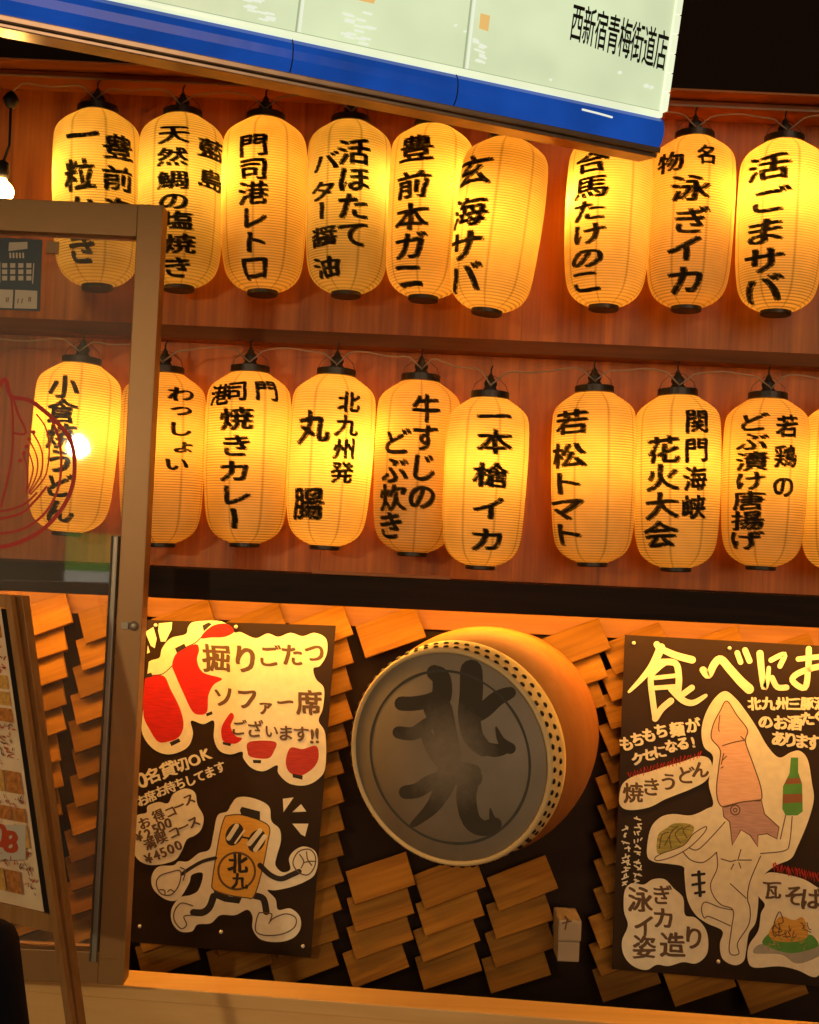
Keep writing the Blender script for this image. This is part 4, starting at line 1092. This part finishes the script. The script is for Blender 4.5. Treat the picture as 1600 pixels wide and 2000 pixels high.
# ================================================================== MENU STAND
YM = -0.95
tr = P(20, 1163, YM); br = P(112, 1800, YM-0.10)
foot_dir = (br-tr)
ft = tr + foot_dir*((0.0-tr.z)/foot_dir.z)
uu = Vector((-math.cos(R_(25)), -math.sin(R_(-25)), 0)) * 0.62
uu = Vector((-0.56, 0.26, 0))
nf = foot_dir.cross(uu).normalized()
if nf.y > 0: nf = -nf
ms = thing('menu_stand', (ft.x-.3, ft.y+.13, 0), 'wooden A frame menu stand with laminated price menu at lower left', 'menu stand')
def bar(mb, a, b, wdir, wd, nd, th):
    wv = wdir.normalized()*wd; n2 = nd*th
    vs = [a, a+wv, b+wv, b, a-n2, a+wv-n2, b+wv-n2, b-n2]
    mb.add(vs, [(0, 1, 2, 3), (7, 6, 5, 4), (0, 4, 5, 1), (1, 5, 6, 2), (2, 6, 7, 3), (3, 7, 4, 0)])
ud = uu.normalized(); dd = foot_dir.normalized()
m = MB(); bar(m, tr, ft, ud, .016, nf, .012); m.build('leg', M['menuframe'], ms)
m = MB(); bar(m, tr+uu, ft+uu, ud, .016, nf, .012); m.build('leg', M['menuframe'], ms)
m = MB(); bar(m, tr+ud*.0165, tr+uu-ud*.0005, dd, .028, nf, .03); m.build('top_bar', M['menuframe'], ms)
crs = br - dd*0.01
m = MB(); bar(m, crs+ud*.0165, crs+uu-ud*.0005, dd, .034, nf, .03); m.build('cross_bar', M['menuframe'], ms)
hb_ = nf*(-.6); back = (ft - nf*0.55); back.z = 0.0
m = MB(); bar(m, tr-nf*.034, Vector((ft.x-nf.x*.10-ud.x*-.05, ft.y+.02, 0)), ud, .024, nf, .02); bar(m, tr+uu-nf*.034, Vector((ft.x-nf.x*.10-ud.x*-.05, ft.y+.02, 0))+uu, ud, .024, nf, .02); m.build('back_leg', M['menuframe'], ms)
m = MB(); e0 = tr + ud*.017 + dd*.03 - nf*.006; e1 = crs + ud*.017 - nf*.006
bar(m, e0, e1, ud, .019, nf, .01); m.build('black_edge', M['menublack'], ms)
m = MB(); bar(m, tr + ud*.0385 + dd*.03 - nf*.008, crs + ud*.0385 - nf*.008, ud, .52, nf, .004); m.build('menu_sheet', M['menu'], ms)
o0 = tr + ud*.0385 + dd*.03 - nf*.0075
hgt = (crs-tr).length - .03
A = Art(ms, lambda x, y: o0 + ud*(-x) + dd*y, nf)
rnd = random.Random(3)
y = .012
while y < hgt - .03:
    rowh = rnd.choice([.022, .034, .05])
    x = .006
    while x < .24:
        ww = rnd.uniform(.03, .055)
        if rowh > .03 and rnd.random() < .8:
            key = rnd.choice(['menupic', 'menupic', 'menupic2'])
            A.fill(key, [(-x, y), (-x-ww, y), (-x-ww, y+rowh-.006), (-x, y+rowh-.006)], False)
        else:
            for j in range(9):
                key = 'menured' if rnd.random() < .6 else 'menubrown'
                xx, yy = x + rnd.uniform(0, ww), y + rnd.uniform(0, rowh-.006)
                A.stroke(key, [(-xx, yy), (-xx-rnd.uniform(-.008, .008), yy+rnd.uniform(-.007, .007))], rnd.uniform(.0018, .0032))
        x += ww + .005
    y += rowh
s8 = Art(ms, lambda x, y: PP(x, y, o0, nf), nf); s8.k = 400
s8.text('whitepaper', '■', 25, 1642, 95, bold=0)
s8.text('menured', '0', 5, 1628, 62, bold=.05); s8.text('menured', '8', 26, 1640, 58, bold=.05)
A.done({'menured': 'red_print', 'menubrown': 'brown_print', 'menupic': 'food_picture', 'menupic2': 'orange_food_picture'}, child(ms, 'menu_sheet')); s8.done({'menured': 'price_digits', 'whitepaper': 'price_panel'}, child(ms, 'menu_sheet'))

# ================================================================== OVERHEAD SIGN
B0 = P(1287, 288, -0.85)
dA = ray(0, 27); A0 = CAM + dA*((B0.z-CAM.z)/dA.z)
su = (B0-A0); su.z = 0; slen = su.length; su.normalize()          # towards the right end
sn = Vector((su.y, -su.x, 0))                                       # outwards
if sn.dot(CAM-B0) < 0: sn = -sn
LEAN = R_(9)
sv = (Vector((0, 0, 1))*math.cos(LEAN) + sn*math.sin(LEAN)).normalized()
sm = sn*math.cos(LEAN) - Vector((0, 0, 1))*math.sin(LEAN)           # face normal
SL = slen + 1.1
sg = thing('shop_sign', B0 - su*SL/2, 'large illuminated pale green and blue shop sign overhead at top', 'sign')
def S(s, v, n): return B0 + su*s + sv*v + sm*n
def sbox(name, s0, s1, v0, v1, n0, n1, mat, bevel=0.0, skew=0.0):
    m = MB(); vs = [S(s0, v0, n1), S(s1, v0, n1), S(s1+skew, v1, n1), S(s0, v1, n1), S(s0, v0, n0), S(s1, v0, n0), S(s1+skew, v1, n0), S(s0, v1, n0)]
    m.add(vs, [(0, 1, 2, 3), (7, 6, 5, 4), (0, 4, 5, 1), (1, 5, 6, 2), (2, 6, 7, 3), (3, 7, 4, 0)]); return m.build(name, mat, sg, bevel=bevel)
HB = 0.060
# blue band: rounded profile
m = MB(); prof2 = [(0.0, -.03), (0.0, .0), (.008, .008), (.022, .013), (.038, .012), (.052, .006), (HB, -.002), (HB, -.03)]
cuts = [-SL] + [0.0]
vs = []; fs = []
for s_ in cuts:
    for v_, n_ in prof2: vs.append(S(s_ - (0 if s_ else 0), v_, n_))
k = len(prof2)
for i in range(k): fs.append((i, (i+1) % k, k+(i+1) % k, k+i))
fs += [tuple(range(k)), tuple(range(2*k-1, k-1, -1))]
m.add(vs, fs); m.build('blue_band', M['signblue'], sg)
sbox('bottom_channel', -SL, 0.003, -.012, -.0005, -.085, .004, M['signmetal'], .002)
sbox('bottom_channel', -SL, 0.001, -.021, -.0125, -.075, -.004, M['signmetal'], .002)
fp0 = S(0, 0, 0)
s_r = (PP(1299, 228, fp0, sm)-B0).dot(su)
top_r = PP(1331, 5, fp0, sm); sk = ((top_r-B0).dot(su) - s_r)/max(.05, (top_r-B0).dot(sv)-HB)
FH = 0.75
sbox('face', -SL, s_r-.012, HB+.014, HB+FH, -.012, -.006, M['sign'], 0, sk*FH)
sbox('casing', -SL, s_r-.013, HB+.002, HB+FH, -.06, -.0125, M['signmetal'], 0, sk*FH)
sbox('band_casing', -SL, -.001, .0005, HB-.0005, -.065, -.0305, M['signmetal'])
sbox('face_edge', -SL, s_r-.008, HB+.001, HB+.0135, -.012, .004, M['signtrim'], .003, 0)
sbox('side_edge', s_r-.0115, s_r, HB+.016, HB+FH, -.055, .001, M['signtrim'], 0, 0) if abs(sk) < 1e-3 else None
m = MB(); nseg = 14
for i in range(nseg):
    v0, v1 = HB+.016+i*.04, HB+.016+(i+1)*.04-.0012
    a_, b_ = s_r-.0110+sk*(v0-HB), s_r-.0110+sk*(v1-HB)
    vs = [S(a_, v0, .002), S(a_+.014, v0+.001, .002), S(b_+.014, v1-.001, .002), S(b_, v1, .002), S(a_, v0, -.014), S(a_+.014, v0, -.014), S(b_+.014, v1, -.014), S(b_, v1, -.014)]
    m.add(vs, [(0, 1, 2, 3), (7, 6, 5, 4), (0, 4, 5, 1), (1, 5, 6, 2), (2, 6, 7, 3), (3, 7, 4, 0)])
m.build('side_edge', M['signtrim'], sg)
sbox('lip_shadow', -SL, s_r-.012, HB+.0137, HB+.0165, -.006, -.0045, M['seam_lip_shade'])  # shadow line above the lip, drawn as a duller glowing strip
fpl = S(0, 0, -.006)
A = Art(sg, lambda x, y: PP(x, y, fpl, sm), sm)
for x0, y0, x1, y1 in ((585, 62, 600, -60), (912, 135, 932, -40)):
    A.grp += 1
    A.stroke('ghost', [(x0, y0), (x1, y1)], 5)
    A.stroke('seam_lip_shade', [(x0-7, y0), (x1-7, y1)], 4)
for cx, cy_, n_ in ((505, 8, 5), (700, 48, 6), (937, 100, 5)):
    A.grp += 1
    for i in range(n_):
        for j in range(3):
            x = cx + random.uniform(-26, 26) if cx < 900 else cx + random.uniform(-9, 9); y = cy_ - 20 + i*(12 if cx < 900 else 10) + random.uniform(-3, 3)
            A.stroke('ghost', [(x-8, y-2), (x+8, y+2)] if cx < 900 else [(x-4, y-1), (x+4, y+2)], 4)
A.fill('ghostorange', [(690, -20), (736, -10), (730, 8), (686, -2)], False); A.fill('ghostorange', [(938, 26), (957, 31), (953, 62), (935, 56)], False)
name = '西新宿青梅街道店'
for i, ch in enumerate(name):
    t = i/7; cx, cy_ = 1127 + (1291-1127)*t, 44 + (98-44)*t; hh = 82 + 4*t
    vs0, fs0 = glyph(ch)
    for ox, oy in ((0, 0), (.014, 0), (-.014, 0), (0, .010), (0, -.010)):
        h = A.lift(); pts = []
        for a, b in vs0:
            a += ox; b += oy
            x = cx + a*24.5 + b*hh*0.13; y = cy_ - b*hh*.97 + a*24.5*0.30
            pts.append(A._pt(x, y, h))
        A._m('signtext').add(pts, fs0)
for x, y, r in ((1210, 142, 4), (1262, 168, 5), (1272, 171, 4), (890, 50, 3), (908, 62, 3), (1075, 156, 3)):
    A.fill('ghost', A.ellipse(x, y, r, r*.8), False)
A.done({'ghost': 'white_print', 'seam_lip_shade': 'seam', 'ghostorange': 'orange_print', 'signtext': 'shop_name_lettering'}, child(sg, 'face'))
A = Art(sg, lambda x, y: PP(x, y, S(0, 0, .0135), sm), sm)
A.stroke('ghost', [(1138, 214), (1170, 222), (1195, 229)], 4)
A.done({'ghost': 'small_print'}, child(sg, 'blue_band'))
bl_x = PP(575, 110, S(0, 0, .013), sm)
for px, py in ((572, 110), (893, 185)):
    s_ = (PP(px, py, S(0, 0, .013), sm)-B0).dot(su)
    m = MB(); pts = [S(s_, v_, n_+.0006) for v_, n_ in prof2[1:-1]]
    m.tube(pts, .0012, 6); m.build('band_joint', M['signtext'], sg)

# ================================================================== PASSER-BY at the lower left (only a shoulder shows)
YQ = -2.25
sh = P(-36, 1842, YQ)
pe = thing('person', (sh.x-.20, YQ, 0), 'person in a dark navy jacket standing at the lower left edge', 'person')
def skin_obj(name, verts, edges, rads, mat, sub=2, root=0):
    me = bpy.data.meshes.new(name); me.from_pydata(verts, edges, []); me.materials.append(mat)
    o = bpy.data.objects.new(name, me); C.objects.link(o); o.parent = pe
    md = o.modifiers.new('skin', 'SKIN'); md.use_smooth_shade = True
    for i, r in enumerate(rads):
        sv_ = me.skin_vertices[0].data[i]; sv_.radius = r if isinstance(r, tuple) else (r, r); sv_.use_root = (i == root)
    sb = o.modifiers.new('subsurf', 'SUBSURF'); sb.levels = sub; sb.render_levels = sub
    return o
zs = sh.z - 0.045
k = zs/1.26
def H(x, y, z): return (x, y, z*k)
skin_obj('body', [H(0, 0, .82), H(0, 0, 1.0), H(0, .01, 1.16), H(0, .02, 1.28), H(0, .01, 1.36), H(0, -.01, 1.48), H(0, -.02, 1.58),
                  H(-.09, 0, .76), H(-.10, .01, .44), H(-.10, .03, .09), H(-.11, -.10, .04), H(.09, 0, .76), H(.10, .01, .44), H(.10, .03, .09), H(.11, -.10, .04)],
         [(0, 1), (1, 2), (2, 3), (3, 4), (4, 5), (5, 6), (0, 7), (7, 8), (8, 9), (9, 10), (0, 11), (11, 12), (12, 13), (13, 14)],
         [(.13, .10), (.12, .09), (.13, .10), (.10, .07), (.05, .05), (.08, .095), (.065, .08), .08, .055, .038, (.04, .03), .08, .055, .038, (.04, .03)], M['skin'])
skin_obj('jacket', [H(0, 0, .80), H(0, 0, 1.0), H(0, .01, 1.16), H(0, .015, 1.27), H(0, .01, 1.33), H(-.17, .01, 1.26), H(-.215, .0, 1.0), H(-.22, -.03, .80), H(.17, .01, 1.26), H(.215, 0, 1.0), H(.22, -.03, .80)],
         [(0, 1), (1, 2), (2, 3), (3, 4), (3, 5), (5, 6), (6, 7), (3, 8), (8, 9), (9, 10)],
         [(.18, .13), (.17, .125), (.18, .13), (.13, .09), (.065, .065), .082, .062, .052, .082, .062, .052], M['navy'])
skin_obj('trousers', [H(0, 0, .86), H(-.09, 0, .74), H(-.10, .01, .44), H(-.10, .03, .10), H(.09, 0, .74), H(.10, .01, .44), H(.10, .03, .10)], [(0, 1), (1, 2), (2, 3), (0, 4), (4, 5), (5, 6)],
         [(.155, .12), .095, .07, .06, .095, .07, .06], M['trousers'])
skin_obj('hair', [H(0, .02, 1.60), H(0, .035, 1.52), H(0, .03, 1.45)], [(0, 1), (1, 2)], [(.085, .085), (.092, .09), (.07, .06)], M['hair'])
for s_ in (-1, 1):
    vs = [H(s_*.22, -.03, .80), H(s_*.222, -.04, .74)]; es = [(0, 1)]; rs = [(.028, .03), (.036, .02)]
    for i, (dx, ln) in enumerate(((-.02, .055), (-.007, .068), (.007, .064), (.02, .05))):
        b0 = len(vs)
        vs += [H(s_*.222+dx*.6, -.045+dx, .725), H(s_*.222+dx*.6, -.055+dx, .725-ln*.6), H(s_*.218+dx*.6, -.075+dx, .725-ln)]
        es += [(1, b0), (b0, b0+1), (b0+1, b0+2)]; rs += [.009, .0085, .0075]
    b0 = len(vs); vs += [H(s_*.21, -.065, .765), H(s_*.205, -.085, .735)]; es += [(0, b0), (b0, b0+1)]; rs += [.011, .009]
    skin_obj('hand', vs, es, rs, M['skin'], 2)
